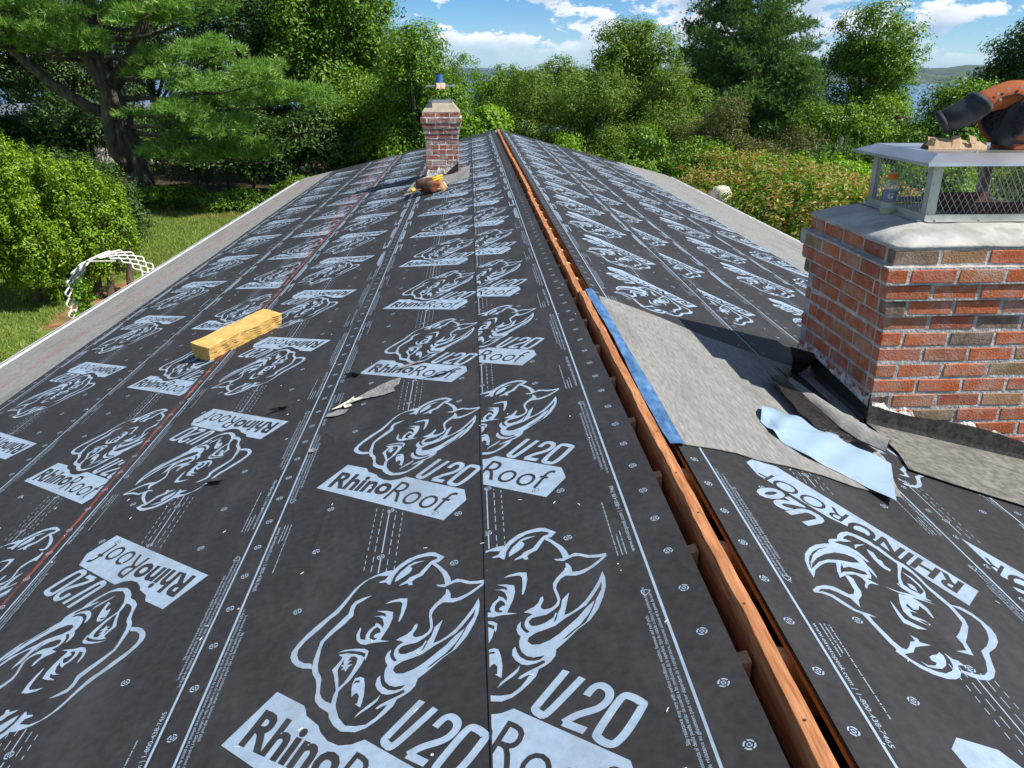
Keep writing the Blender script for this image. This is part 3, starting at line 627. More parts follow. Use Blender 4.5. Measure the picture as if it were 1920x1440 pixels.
def np_mesh(name, v, tris, mat, smooth=False):
    me = bpy.data.meshes.new(name)
    nv, nf = len(v), len(tris)
    k = tris.shape[1]
    me.vertices.add(nv); me.vertices.foreach_set('co', np.ascontiguousarray(v, dtype=np.float32).ravel())
    me.loops.add(nf*k); me.loops.foreach_set('vertex_index', np.ascontiguousarray(tris, dtype=np.int32).ravel())
    me.polygons.add(nf)
    me.polygons.foreach_set('loop_start', np.arange(0, nf*k, k, dtype=np.int32))
    me.polygons.foreach_set('loop_total', np.full(nf, k, dtype=np.int32))
    if smooth:
        me.polygons.foreach_set('use_smooth', np.ones(nf, dtype=bool))
    if mat is not None: me.materials.append(mat)
    me.update(calc_edges=True)
    return me

MT['grass'] = mat_leaf('grass_blades', [(0.0, (0.09, 0.16, 0.02)), (0.5, (0.17, 0.26, 0.035)), (0.85, (0.25, 0.33, 0.07)), (1.0, (0.40, 0.36, 0.13))], trans=0.3)
def lawn_pts(r, n):
    y = r.uniform(11.5, 33, n); x = -6.2 - r.uniform(0, 1, n)**1.0*9.0
    keep = ((x+8.6)/1.05)**2 + ((y-18.2)/3.6)**2 > 1
    x, y = x[keep], y[keep]
    return np.stack([x, y, np.full(len(x), GZ+0.003)], 1)
def _lp(r, n):
    p = lawn_pts(r, int(n*1.6))
    return p[:n]
g_me = blades('lawn_grass', 90000, _lp, MT['grass'])
go = link('lawn_grass', g_me); tag(go, 'short sunlit lawn grass beyond the left eave', 'grass', kind='stuff')

# ------------------------------------------------------------------ the house and its roof
Y0, Y1 = -2.6, 18.95
XE_L, XE_R = -4.47, 3.92
house = empty('house', (0, 8.5, GZ))
tag(house, 'low gabled house whose roof fills the picture, covered in printed black underlayment', 'house')

ZO = 0.0155
def zl(x): return TL*x-ZO
def zr(x): return -TR*x-ZO
def ZZ(x): return zl(x) if x < 0 else zr(x)

def slab(x0, x1, h, th, y0=Y0, y1=Y1):
    f = zl if x1 <= 0 else zr
    vs = [(x0, y0, f(x0)+h-th), (x1, y0, f(x1)+h-th), (x1, y1, f(x1)+h-th), (x0, y1, f(x0)+h-th),
          (x0, y0, f(x0)+h), (x1, y0, f(x1)+h), (x1, y1, f(x1)+h), (x0, y1, f(x0)+h)]
    return vs
MB().hexa(slab(XE_L, -0.090, 0.0, 0.014)).build('roof_deck', MT['plywood'], house)
MB().hexa(slab(0.032, XE_R, 0.0, 0.014)).build('roof_deck', MT['plywood'], house)

MT['steel_nail'] = mat_noise('dark_nail', (0.05, 0.04, 0.035), (0.12, 0.09, 0.07), scale=40, rough=0.6, metal=0.6)
# ridge board, butt jointed, each length very slightly out of line
r5 = random.Random(5)
yb = Y0
lens = [3.25, 3.7, 4.2, 3.6, 3.9, 2.9]
for i, ln in enumerate(lens):
    y1 = min(yb+ln, Y1-0.03)
    dx = [0.0, 0.003, -0.005, 0.006, -0.002, 0.004][i]; dz = [0.0, 0.005, -0.003, 0.004, 0.001, 0.004][i]
    m = MB()
    n = 90
    rows = []
    for k in range(n+1):
        y = yb + (y1-yb-0.004)*k/n
        wob = 0.0018*math.sin(y*9+i)+0.0012*math.sin(y*23)+r5.uniform(-0.0013, 0.0013)
        x0 = -0.0475+dx+wob; x1 = -0.0135+dx+wob*0.6; zt = 0.004+dz
        rows.append([(x0, y, -0.19), (x0, y, zt-0.0012), (x0+0.0012, y, zt+r5.uniform(-0.0006, 0.0006)), (x1-0.0012, y, zt+0.0008*math.sin(y*31)), (x1, y, zt-0.0012), (x1, y, -0.19)])
    m.grid(rows)
    for e, row in ((0, rows[0]), (1, rows[-1])):
        m.add(row, [tuple(range(6))])
    bd = m.build('ridge_board', MT['lumber'], house)
    nl = MB(); yy = yb+0.11
    while yy < y1-0.05:
        nx_ = -0.030+dx+r5.uniform(-0.009, 0.009)
        nl.tube([(nx_, yy, 0.003+dz), (nx_, yy, 0.0062+dz)], 0.0032, 6); yy += r5.uniform(0.2, 0.48)
    nl.build('nail_head', MT['steel_nail'], bd)['kind'] = 'stuff'
    yb = y1

# rafters
rf_l = MB().hexa([(-0.052, -0.019, zl(-0.052)-0.155), (XE_L+0.1, -0.019, zl(XE_L+0.1)-0.155), (XE_L+0.1, 0.019, zl(XE_L+0.1)-0.155), (-0.052, 0.019, zl(-0.052)-0.155),
                  (-0.052, -0.019, zl(-0.052)-0.0155), (XE_L+0.1, -0.019, zl(XE_L+0.1)-0.0155), (XE_L+0.1, 0.019, zl(XE_L+0.1)-0.0155), (-0.052, 0.019, zl(-0.052)-0.0155)]).mesh('rafter', MT['rafter_wood'])
rf_r = MB().hexa([(-0.011, -0.019, -0.170), (XE_R-0.1, -0.019, zr(XE_R-0.1)-0.155), (XE_R-0.1, 0.019, zr(XE_R-0.1)-0.155), (-0.011, 0.019, -0.170),
                  (-0.011, -0.019, -0.0285), (XE_R-0.1, -0.019, zr(XE_R-0.1)-0.0155), (XE_R-0.1, 0.019, zr(XE_R-0.1)-0.0155), (-0.011, 0.019, -0.0285)]).mesh('rafter', MT['rafter_wood'])
for k in range(-5, 44):
    y = 0.085+0.43*k
    if Y0+0.05 < y < Y1-0.05:
        link('rafter', rf_l, house, None, (0, y, 0.0)); link('rafter', rf_r, house, None, (0, y, 0.0))

# attic shell and walls so the inside stays dark
wallm = MB()
XW_L, XW_R = XE_L+0.45, XE_R-0.45
YW0, YW1 = Y0+0.3, Y1-0.3
w1 = MB().box((XW_L, YW0, GZ), (XW_L+0.14, YW1, zl(XW_L)-0.17)).build('wall', MT['siding'], house)
w2 = MB().box((XW_R-0.14, YW0, GZ), (XW_R, YW1, zr(XW_R)-0.17)).build('wall', MT['siding'], house)
for ya, yb2 in ((YW0, YW0+0.14), (YW1-0.14, YW1)):
    xa, xb = XW_L+0.145, XW_R-0.145
    m = MB()
    pr = [(xa, GZ), (xb, GZ), (xb, zr(xb)-0.17), (0.0, -0.19), (xa, zl(xa)-0.17)]
    vs = [(x, ya, z) for x, z in pr]+[(x, yb2, z) for x, z in pr]
    fs = [(0, 1, 2, 3, 4), (9, 8, 7, 6, 5)]+[(i, (i+1) % 5, 5+(i+1) % 5, 5+i) for i in range(5)]
    m.add(vs, fs).build('gable_wall', MT['siding'], house)
MB().box((XW_L+0.15, YW0+0.15, -1.35), (XW_R-0.15, YW1-0.15, -1.30)).build('attic_floor', MT['plywood'], house)

# eaves: drip edge, gutter and fascia on both sides; rake boards at the far gable
def eave(x, sgn, f):
    z = f(x)
    d = MB()
    xa, xb = (x-0.035, x+0.09) if sgn < 0 else (x-0.09, x+0.035)
    d.hexa([(xa, Y0, f(xa)+0.001), (xb, Y0, f(xb)+0.001), (xb, Y1, f(xb)+0.001), (xa, Y1, f(xa)+0.001), (xa, Y0, f(xa)+0.0042), (xb, Y0, f(xb)+0.0042), (xb, Y1, f(xb)+0.0042), (xa, Y1, f(xa)+0.0042)])
    xo = xa if sgn < 0 else xb
    d.box((min(xo, xo-0.003*sgn), Y0, f(xo)-0.07), (max(xo, xo-0.003*sgn), Y1, f(xo)+0.003))
    d.build('drip_edge', MT['white_metal'], house)
    g = MB()
    x0 = x+sgn*0.038; x1 = x+sgn*0.15
    prof = [(x0, z-0.035), (x0, z-0.15), (x0+sgn*0.03, z-0.16), (x1-sgn*0.02, z-0.16), (x1, z-0.09), (x1, z-0.035), (x1-sgn*0.018, z-0.03)]
    ys = np.linspace(Y0, Y1, 9)
    g.grid([[(px, yy, pz) for px, pz in prof] for yy in ys])
    go_ = g.build('gutter', MT['white_metal'], house)
    MB().box((min(x, x-sgn*0.022), Y0+0.01, z-0.18), (max(x, x-sgn*0.022), Y1-0.01, z-0.018)).build('fascia', MT['white_metal'], house)
eave(XE_L, -1, zl); eave(XE_R, 1, zr)
MB().hexa([(XE_L, Y1+0.002, zl(XE_L)-0.16), (-0.03, Y1+0.002, zl(-0.03)-0.16), (-0.03, Y1+0.03, zl(-0.03)-0.16), (XE_L, Y1+0.03, zl(XE_L)-0.16),
           (XE_L, Y1+0.002, zl(XE_L)-0.004), (-0.03, Y1+0.002, zl(-0.03)-0.004), (-0.03, Y1+0.03, zl(-0.03)-0.004), (XE_L, Y1+0.03, zl(XE_L)-0.004)]).build('rake_board', MT['white_metal'], house)
MB().hexa([(-0.03, Y1+0.002, -0.167), (XE_R, Y1+0.002, zr(XE_R)-0.16), (XE_R, Y1+0.03, zr(XE_R)-0.16), (-0.03, Y1+0.03, -0.167),
           (-0.03, Y1+0.002, -0.011), (XE_R, Y1+0.002, zr(XE_R)-0.004), (XE_R, Y1+0.03, zr(XE_R)-0.004), (-0.03, Y1+0.03, -0.011)]).build('rake_board', MT['white_metal'], house)

# ------------------------------------------------------------------ underlayment courses
def course(name, xa, xb, h, mat, label, seed, y0=Y0+0.02, y1=Y1-0.01, wob=0.004, th=0.0014):
    """xa is the lower edge (away from the ridge)"""
    f = zl if (xa+xb) < 0 else zr
    r = random.Random(seed); p1, p2, p3 = r.uniform(0, 6), r.uniform(0, 6), r.uniform(0, 6)
    rows = []
    ny = 130
    for k in range(ny+1):
        y = y0+(y1-y0)*k/ny
        e = wob*(math.sin(y*0.9+p1)+0.6*math.sin(y*2.3+p2)+0.4*math.sin(y*6.1+p3))
        lift = 0.0008*(1+math.sin(y*3.7+p2)*math.sin(y*1.3+p1))
        row = []
        for t in (0.0, 0.02, 0.5, 1.0):
            x = xa+e+(xb-xa-e)*t
            row.append((x, y, f(x)+h+(lift if t == 0.0 else 0)))
        rows.append(row)
    o = MB().grid(rows, thick=th).build(name, mat, house)
    o['label'] = label
    return o

HL = 0.405   # half width between the printed border lines
EG = 0.475   # half width of a sheet
CEN = {'C1': -0.613, 'C2': -0.941, 'C3': -1.825, 'C4': -2.515, 'C5': -3.345}
eaveL = course('eave_membrane', XE_L-0.02, -3.2, 0.0062, MT['membrane'], 'grey membrane strip along the left eave', 11, wob=0.002)
HH = {'C5': 0.0065, 'C4': 0.0095, 'C3': 0.0125, 'C2': 0.0155, 'C1': 0.0185}
LO = {'C5': -3.82, 'C4': -2.99, 'C3': -2.30, 'C2': -1.415, 'C1': -0.627}
UPE = {'C5': -2.86, 'C4': -2.05, 'C3': -1.36, 'C2': -0.47, 'C1': -0.088}
names = {'C1': 'half width black underlayment course beside the ridge on the left slope', 'C2': 'second black underlayment course from the ridge on the left slope',
         'C3': 'third black underlayment course from the ridge on the left slope', 'C4': 'fourth black underlayment course, just below the red chalk line',
         'C5': 'lowest black underlayment course on the left slope, above the grey eave membrane'}
SHEET = {}
for i, c in enumerate(('C5', 'C4', 'C3', 'C2', 'C1')):
    SHEET[c] = course('underlayment_course', LO[c], UPE[c], HH[c], MT['felt'], names[c], 20+i)
CENR = {'R1': 0.48, 'R2': 0.93, 'R3': 1.78, 'R4': 2.50}
HHR = {'R4': 0.0065, 'R3': 0.0095, 'R2': 0.0125, 'R1': 0.0155}
LOR = {'R4': 2.72, 'R3': 2.26, 'R2': 1.50, 'R1': 0.91}
UPR = {'R4': 2.0, 'R3': 1.3, 'R2': 0.65, 'R1': 0.032}
namesr = {'R1': 'black underlayment course beside the ridge on the right slope', 'R2': 'second black underlayment course from the ridge on the right slope',
          'R3': 'third black underlayment course from the ridge on the right slope', 'R4': 'lowest black underlayment course on the right slope'}
eaveR = course('eave_membrane', XE_R+0.02, 2.3, 0.0062, MT['membrane'], 'grey membrane strip along the right eave', 12, wob=0.002)
for i, c in enumerate(('R4', 'R3', 'R2', 'R1')):
    SHEET[c] = course('underlayment_course', LOR[c], UPR[c], HHR[c], MT['felt'], namesr[c], 30+i)

# ------------------------------------------------------------------ print on the underlayment
from mathutils.geometry import tessellate_polygon

class Print2D:
    """flat print: every piece lies a hair above the one before"""
    def __init__(s): s.v = []; s.t = []; s.m = []; s.layer = 0
    def tri(s, pts, tris, m, layer=None):
        b = len(s.v); z = 0.0004+0.00002*(s.layer if layer is None else layer)
        s.v += [(p[0], p[1], z) for p in pts]
        s.t += [tuple(i+b for i in t) for t in tris]; s.m += [m]*len(tris)
    def poly(s, pts, m=0):
        s.tri(pts, tessellate_polygon([[Vector((p[0], p[1], 0)) for p in pts]]), m); s.layer += 1
    def quad(s, x0, y0, x1, y1, m=0, layer=2):
        s.tri([(x0, y0), (x1, y0), (x1, y1), (x0, y1)], [(0, 1, 2), (0, 2, 3)], m, layer)
    def stroke(s, pts, wd, m=0, closed=False, sub=6):
        P = [np.array(p) for p in pts]
        if closed: P = P[:-1]
        n = len(P); q = []
        rngi = range(n if closed else n-1)
        for i in rngi:
            p0 = P[(i-1) % n] if (closed or i > 0) else P[i]; p1 = P[i]; p2 = P[(i+1) % n]
            p3 = P[(i+2) % n] if (closed or i+2 < n) else P[(i+1) % n]
            for k in range(sub):
                t = k/sub
                q.append(0.5*((2*p1)+(-p0+p2)*t+(2*p0-5*p1+4*p2-p3)*t*t+(-p0+3*p1-3*p2+p3)*t**3))
        if not closed: q.append(P[-1])
        m_ = len(q); L_ = []; R_ = []
        for i in range(m_):
            a = q[(i-1) % m_] if (closed or i > 0) else q[i]; b = q[(i+1) % m_] if (closed or i+1 < m_) else q[i]
            d = b-a; d = d/(np.linalg.norm(d)+1e-9); nn = np.array([-d[1], d[0]])*wd/2
            L_.append(q[i]+nn); R_.append(q[i]-nn)
        if closed:
            area = lambda P3: abs(sum(P3[i][0]*P3[(i+1) % m_][1]-P3[(i+1) % m_][0]*P3[i][1] for i in range(m_)))
            a, b = (L_, R_) if area(L_) > area(R_) else (R_, L_)
            s.poly(a, m); s.poly(b, 1-m)
        else:
            s.poly(L_+R_[::-1], m)
    def text(s, body, org, wv, hv, m=0, off=0.0, cap=None, layer=None):
        v, t = text_tris(body, off)
        x0, x1 = v[:, 0].min(), v[:, 0].max(); h = CAPH if cap is None else cap
        u = (v[:, 0]-x0)/(x1-x0); w_ = v[:, 1]/h
        pts = [(org[0]+wv[0]*a+hv[0]*b, org[1]+wv[1]*a+hv[1]*b) for a, b in zip(u, w_)]
        s.tri(pts, t, m, layer)
        if layer is None: s.layer += 1
    def mesh(s, name, slope, flip=False, clipx=None, mats=None):
        sg = -1.0 if flip else 1.0
        me = bpy.data.meshes.new(name)
        me.from_pydata([(sg*x, sg*y, slope*sg*x+z) for x, y, z in s.v], [], s.t)
        for q in (mats or [MT['ink'], MT['felt']]): me.materials.append(q)
        me.polygons.foreach_set('material_index', s.m)
        bm = bmesh.new(); bm.from_mesh(me)
        if clipx is not None:
            bmesh.ops.bisect_plane(bm, geom=list(bm.verts)+list(bm.edges)+list(bm.faces), plane_co=(clipx, 0, 0), plane_no=(1, 0, 0), clear_inner=True)
        for f in bm.faces:
            if f.normal.z < 0: f.normal_flip()
        bm.to_mesh(me); bm.free(); me.update()
        return me

_tc = {}
CAPH = 0.73
def text_tris(body, off=0.0):
    if (body, off) in _tc: return _tc[(body, off)]
    cu = bpy.data.curves.new('glyphs', 'FONT'); cu.body = body; cu.size = 1.0; cu.offset = off; cu.resolution_u = 3; cu.fill_mode = 'FRONT'
    ob = bpy.data.objects.new('glyphs', cu); C.objects.link(ob)
    dg = bpy.context.evaluated_depsgraph_get()
    ev = ob.evaluated_get(dg)
    me = ev.to_mesh(); me.calc_loop_triangles()
    v = np.array([p.co[:2] for p in me.vertices]); t = [tuple(x.vertices) for x in me.loop_triangles]
    ev.to_mesh_clear()
    bpy.data.objects.remove(ob); bpy.data.curves.remove(cu)
    _tc[(body, off)] = (v, t)
    return v, t

# left slope print: rhino head over a banner, U20 beside it (origin: chin, x measured from the sheet centre)
CU = 0.146
pa = Print2D()
for kind, pts in LOGO_A:
    pa.poly([(x+CU, y) for x, y in pts], 0 if kind else 1)
for k in ('U', 'two', 'foot'):
    pa.stroke([(x+CU, y) for x, y in STROKES_A[k]], 0.0185, 0)
pa.stroke([(x+CU, y) for x, y in STROKES_A['zero']], 0.0185, 0, closed=True)
pa.text('Rhino', (-0.4072+CU, -0.0799), (0.236, -0.174), (0.042, 0.0935), 1, off=0.034)
pa.text('Roof', (-0.181+CU, -0.279), (0.208, -0.184), (0.066, 0.1035), 1, off=-0.004)
# small registered mark
pa.stroke([(0.000+CU+0.011*math.cos(a)+0.012, -0.462+0.011*math.sin(a)) for a in np.linspace(0, 2*math.pi, 9)], 0.0022, 1, closed=True, sub=2)
pa.text('R', (0.007+CU, -0.466), (0.008, 0.0), (0.0, 0.010), 1)
pb = Print2D()
RC = 0.274
for kind, pts in LOGO_B:
    pb.poly([(x+RC, y) for x, y in pts], 0 if kind else 1)
pb.text('RHINO', (-0.030+RC, 0.022), (-0.205, 0.268), (-0.062, -0.062), 1, off=0.03)
pb.text('ROOF', (-0.236+RC, 0.315), (-0.205, 0.212), (-0.058, -0.062), 1, off=0.0)
pb.text('U20', (-0.340+RC, 0.238), (-0.115, 0.172), (-0.088, -0.056), 0, off=0.045)

# small print along both borders, centre dashes and loose target marks: one set for each repeat
def target(p, cx, cy, r, m=0, layer=2):
    for q in range(4):
        a0 = q*math.pi/2+0.16+0.3; a1 = (q+1)*math.pi/2-0.16+0.3
        for ra, rb in ((0.72*r, r), (0.22*r, 0.45*r)):
            pts = []; n = 4
            for k in range(n+1):
                a = a0+(a1-a0)*k/n
                pts += [(cx+ra*math.cos(a), cy+ra*math.sin(a)), (cx+rb*math.cos(a), cy+rb*math.sin(a))]
            tr = []
            for k in range(n): tr += [(2*k, 2*k+1, 2*k+3), (2*k, 2*k+3, 2*k+2)]
            p.tri(pts, tr, m, layer)

SLIP = ['Slip resistance may vary with surface conditions, weather, footwear and roof pitch',
        'La resistencia al desliz puede variar de acuerdo a las condiciones de la superficie, tipo de calzado o clima y la pendiente del techo',
        'Le degr\u00e9 de r\u00e9sistance au glissement peut varier d\u00e9pendant de la temp\u00e9rature, chaussures utilis\u00e9es et la pente du toit']
def side_text(p, side, p_fine, HL=HL):
    """side +1: border towards +x, text reads along +y with its top towards the sheet centre"""
    s = side
    def line(body, u, v0, ln, hgt):
        fine = p_fine and body
        # u: distance of the baseline from the sheet centre
        if fine:
            p.text(body, (s*u, s*v0), (0, s*ln), (-s*hgt, 0), 0, layer=3)
        else:
            a, b = sorted((s*(u-hgt*0.85), s*u)); c, d = sorted((s*v0, s*(v0+ln)))
            if not p_fine: p.quad(a, c, b, d)
            else:
                rq = random.Random(int(u*1e4)); q = c; w0 = (b-a)*0.62
                while q < d:
                    e = min(d, q+rq.uniform(0.0022, 0.005))
                    p.quad(a, q, a+w0*rq.uniform(0.7, 1.0), e); q = e+(0.0013 if rq.random() < 0.8 else 0.005)
    line('www.eavetopeak.com | 1-800-438-7465', HL-0.012, 0.315, 0.365, 0.0125)
    line('', HL-0.032, 0.31, 0.115, 0.0068)
    line('', HL-0.043, 0.31, 0.10, 0.0068)
    line('', HL-0.055, 0.31, 0.29, 0.0068)
    line(SLIP[0], HL-0.034, -0.345, 0.39, 0.0085)
    line(SLIP[1], HL-0.023, -0.425, 0.58, 0.0085)
    line(SLIP[2], HL-0.010, -0.455, 0.58, 0.0085)
    # recycling triangle
    cx, cy = s*(HL-0.022), s*0.135
    p.stroke([(cx+0.013*math.cos(t), cy+0.013*math.sin(t)) for t in (0.3, 2.39, 4.49, 0.3)], 0.0028, 0, closed=True, sub=2)

def border_set(fine, sides=(1, -1), hl=HL):
    p = Print2D()
    for s in sides: side_text(p, s, fine, hl)
    for cx, cy in [(-0.369, 0.691), (-0.147, 0.571), (0.08, 0.45), (-0.367, 0.386), (-0.3645, -0.2667), (-0.1412, -0.3777), (0.0885, -0.4993)]:
        target(p, cx+CU, cy, 0.0125)
    for off, dash in ((-0.047, 0.018), (-0.0235, 0.034), (0.0, 9), (0.0235, 0.034), (0.047, 0.018)):
        wd = 0.0036 if off == 0 else 0.0022
        for va, vb in ((0.485, 0.565), (0.592, 0.85)):
            y = va-off*0.7
            while y < vb-off*0.7:
                e = min(y+dash, vb-off*0.7)
                p.quad(off-wd/2, y, off+wd/2, e); y = e+0.016
    return p
bf, bc = border_set(True), border_set(False)
HLR = 0.3675
bfr, bcr = border_set(True, hl=HLR), border_set(False, hl=HLR)

def instances(key, cx, h, slope, ys, flip, logo, fine_lim, clip=None, sc=1.0):
    f = zl if cx < 0 else zr
    par = SHEET[key]
    lm = logo.mesh('printed_logo', slope, flip, clip)
    tf = (bf if cx < 0 else bfr).mesh('printed_text', slope, flip, clip); tcz = (bc if cx < 0 else bcr).mesh('printed_text', slope, flip, clip)
    for y in ys:
        if y > Y1-0.7 or y < Y0+0.6: continue
        link('printed_logo', lm, par, None, (cx, y, f(cx)+h))
        o = link('printed_text', tf if y < fine_lim else tcz, par, None, (cx, y, f(cx)+h)); o['kind'] = 'stuff'

PER = 1.222
def series(y, lo=-2.0, hi=19.0):
    k = math.floor((lo-y)/PER)+1
    return [y+PER*i for i in range(k, k+40) if y+PER*i < hi]
instances('C1', CEN['C1'], HH['C1'], TL, series(1.491), False, pa, 7.5, clip=LO['C1']+0.004-CEN['C1'])
instances('C2', CEN['C2'], HH['C2'], TL, series(1.500), False, pa, 7.5)
instances('C3', CEN['C3'], HH['C3'], TL, series(2.130), True, pa, 7.0)
instances('C4', CEN['C4'], HH['C4'], TL, series(3.555), False, pa, 6.5)
instances('C5', CEN['C5'], HH['C5'], TL, series(3.945), True, pa, 6.0)
instances('R1', CENR['R1'], HHR['R1'], -TR, [1.781-PER*k for k in range(0, 3)]+[4.703+1.18*k for k in range(0, 13)], False, pb, 6.5)
instances('R2', CENR['R2'], HHR['R2'], -TR, [2.88-PER*k for k in range(0, 3)]+[4.9+1.2*k for k in range(0, 13)], False, pb, 6.0)
instances('R3', CENR['R3'], HHR['R3'], -TR, series(5.1), False, pb, 6.0)
instances('R4', CENR['R4'], HHR['R4'], -TR, series(5.6), True, pb, 6.0)

# border lines and the rows of target marks, one mesh of each for every course
def borders(key, cx, h, slope, sides, rows, off=0.0):
    f = zl if cx < 0 else zr
    r = random.Random(hash(key) % 99)
    for u in sides:
        p = Print2D()
        ys = np.linspace(Y0+0.05, Y1-0.05, 120)
        for a, b in zip(ys[:-1], ys[1:]):
            wa = 0.0012*math.sin(a*1.7+cx*9); wb_ = 0.0012*math.sin(b*1.7+cx*9)
            p.tri([(u+wa-0.0032, a), (u+wa+0.0032, a), (u+wb_+0.0032, b), (u+wb_-0.0032, b)], [(0, 1, 2), (0, 2, 3)], 0, 1)
        link('printed_border_line', p.mesh('printed_border_line', slope), SHEET[key], None, (cx, 0, f(cx)+h))
    p = Print2D()
    for u in rows:
        y = Y0+0.1+off
        while y < Y1-0.1:
            target(p, u, y, 0.0125); y += 0.164
    o = link('printed_marks', p.mesh('printed_marks', slope), SHEET[key], None, (cx, 0, f(cx)+h)); o['kind'] = 'stuff'
borders('C1', CEN['C1'], HH['C1'], TL, (0.41,), (0.474,), 0.01)
for c in ('C2', 'C3', 'C4', 'C5'):
    borders(c, CEN[c], HH[c], TL, (-HL, HL), (-0.442, 0.442), 0.05)
for c in ('R1', 'R2', 'R3', 'R4'):
    borders(c, CENR[c], HHR[c], -TR, (-HLR, HLR), (-0.415, 0.415), 0.02)

# snapped chalk lines
def chalk(x0, x1, wd0, wd1, h, y0, y1, seed, par):
    r = random.Random(seed); rows = []
    for k in range(60):
        t = k/59; y = y0+(y1-y0)*t; x = x0+(x1-x0)*t+r.uniform(-0.004, 0.004); wd = wd0+(wd1-wd0)*t
        rows.append([(x-wd, y, zl(x-wd)+h), (x+wd, y, zl(x+wd)+h)])
    o = MB().grid(rows).build('chalk_line', MT['chalk'], par)
    o['label'] = 'red snapped chalk line'
chalk(-2.262, -2.285, 0.004, 0.022, HH['C3']+0.0021, -0.5, 18.7, 1, SHEET['C3'])
chalk(-2.33, -2.60, 0.003, 0.035, HH['C4']+0.0021, 6.0, 18.7, 3, SHEET['C4'])
chalk(-4.06, -4.20, 0.010, 0.028, 0.0072, -0.5, 18.7, 4, eaveL)

# work on top of the sheets sits a little lower than the nominal stack
_zl, _zr = zl, zr
zl = lambda x: _zl(x)-0.009
zr = lambda x: _zr(x)-0.009

# ------------------------------------------------------------------ brick chimneys
def brick_mesh(lx, ly, lz, seed):
    r = random.Random(seed)
    me = MB().box((-lx/2, -ly/2, -lz/2), (lx/2, ly/2, lz/2)).mesh('brick', None)
    bm = bmesh.new(); bm.from_mesh(me)
    for v in bm.verts:
        v.co.x += r.uniform(-0.0022, 0.0022); v.co.y += r.uniform(-0.0016, 0.0016); v.co.z += r.uniform(-0.0018, 0.0018)
    bmesh.ops.bevel(bm, geom=list(bm.edges), offset=0.0035, segments=1, affect='EDGES')
    bm.to_mesh(me); bm.free(); me.update()
    return me

class BrickSet:
    def __init__(s, mat):
        s.c = {}; s.mat = mat
    def get(s, ln, dp, ht, k):
        key = (round(ln, 3), round(dp, 3), round(ht, 3), k % 4)
        if key not in s.c:
            me = brick_mesh(ln, dp, ht, hash(key) % 9999); me.materials.append(s.mat); s.c[key] = me
        return s.c[key]

def face_run(bs, par, p0, d, length, z, ht, depth, offset, pitch, joint, inward, rnd, minz):
    """one course of one face: bricks laid from p0 along d; offset shifts the bond"""
    pos = -offset; k = 0
    while pos < length-1e-6:
        a = max(pos, 0.0); b = min(pos+pitch-joint, length)
        if b-a > 0.025:
            ln = b-a; mid = (a+b)/2
            cx = p0[0]+d[0]*mid+inward[0]*depth/2; cy = p0[1]+d[1]*mid+inward[1]*depth/2
            ox = rnd.uniform(-0.0025, 0.002)
            cx -= inward[0]*ox; cy -= inward[1]*ox
            if z > minz(cx, cy):
                me = bs.get(ln, depth, ht, rnd.randrange(4))
                o = link('brick', me, par, None, (cx, cy, z))
                o.rotation_euler = (0, 0, math.atan2(d[1], d[0])+(math.pi if rnd.random() < 0.5 else 0)+rnd.uniform(-0.006, 0.006))
        pos += pitch; k += 1

def chimney(name, x0, x1, y0, y1, ztop, ncourse, pitch_z, corbel, bs, mort, label, group=None, seed=1, pitch=0.202, joint=0.0138, depth=0.055):
    f = zl if x1 < 0 else zr
    rnd = random.Random(seed)
    base = min(f(x0), f(x1))
    par = empty(name, ((x0+x1)/2, (y0+y1)/2, base-0.25))
    tag(par, label, 'chimney')
    core = MB()
    ht = pitch_z-joint
    for i in range(ncourse):
        zt = ztop-i*pitch_z; zb = zt-pitch_z
        co = corbel[i] if i < len(corbel) else 0.0
        xa, xb, ya, yb_ = x0-co, x1+co, y0-co, y1+co
        q = 0.0035
        core.box((xa+q, ya+q, zb+0.0005*(i % 2)), (xb-q, yb_-q, zt))
        zc = zb+joint/2+ht/2
        off = (0.0, pitch*0.5)[i % 2]
        mz = lambda x, y: f(x)-0.05
        w_ = xb-xa; dpt = yb_-ya
        # front and back run the full width, sides sit between them
        face_run(bs, par, (xa, ya), (1, 0), w_, zc, ht, depth, off, pitch, joint, (0, 1), rnd, mz)
        face_run(bs, par, (xb, yb_), (-1, 0), w_, zc, ht, depth, off, pitch, joint, (0, -1), rnd, mz)
        face_run(bs, par, (xa, yb_-depth-joint), (0, -1), dpt-2*depth-2*joint, zc, ht, depth, pitch*0.5-off, pitch, joint, (1, 0), rnd, mz)
        face_run(bs, par, (xb, ya+depth+joint), (0, 1), dpt-2*depth-2*joint, zc, ht, depth, pitch*0.5-off, pitch, joint, (-1, 0), rnd, mz)
    core.build('mortar', mort, par)
    return par

bs1 = BrickSet(MT['brick'])
NX0, NX1, NY0, NY1 = 1.085, 2.105, 3.115, 3.93
ZT = 0.492
ch1 = chimney('brick_chimney', NX0, NX1, NY0, NY1, ZT, 15, 0.0712, [0.014, 0.048, 0.033, 0.017], bs1, MT['mortar'],
              'large red brick chimney on the right slope with corbelled top and wide cement crown', seed=4)
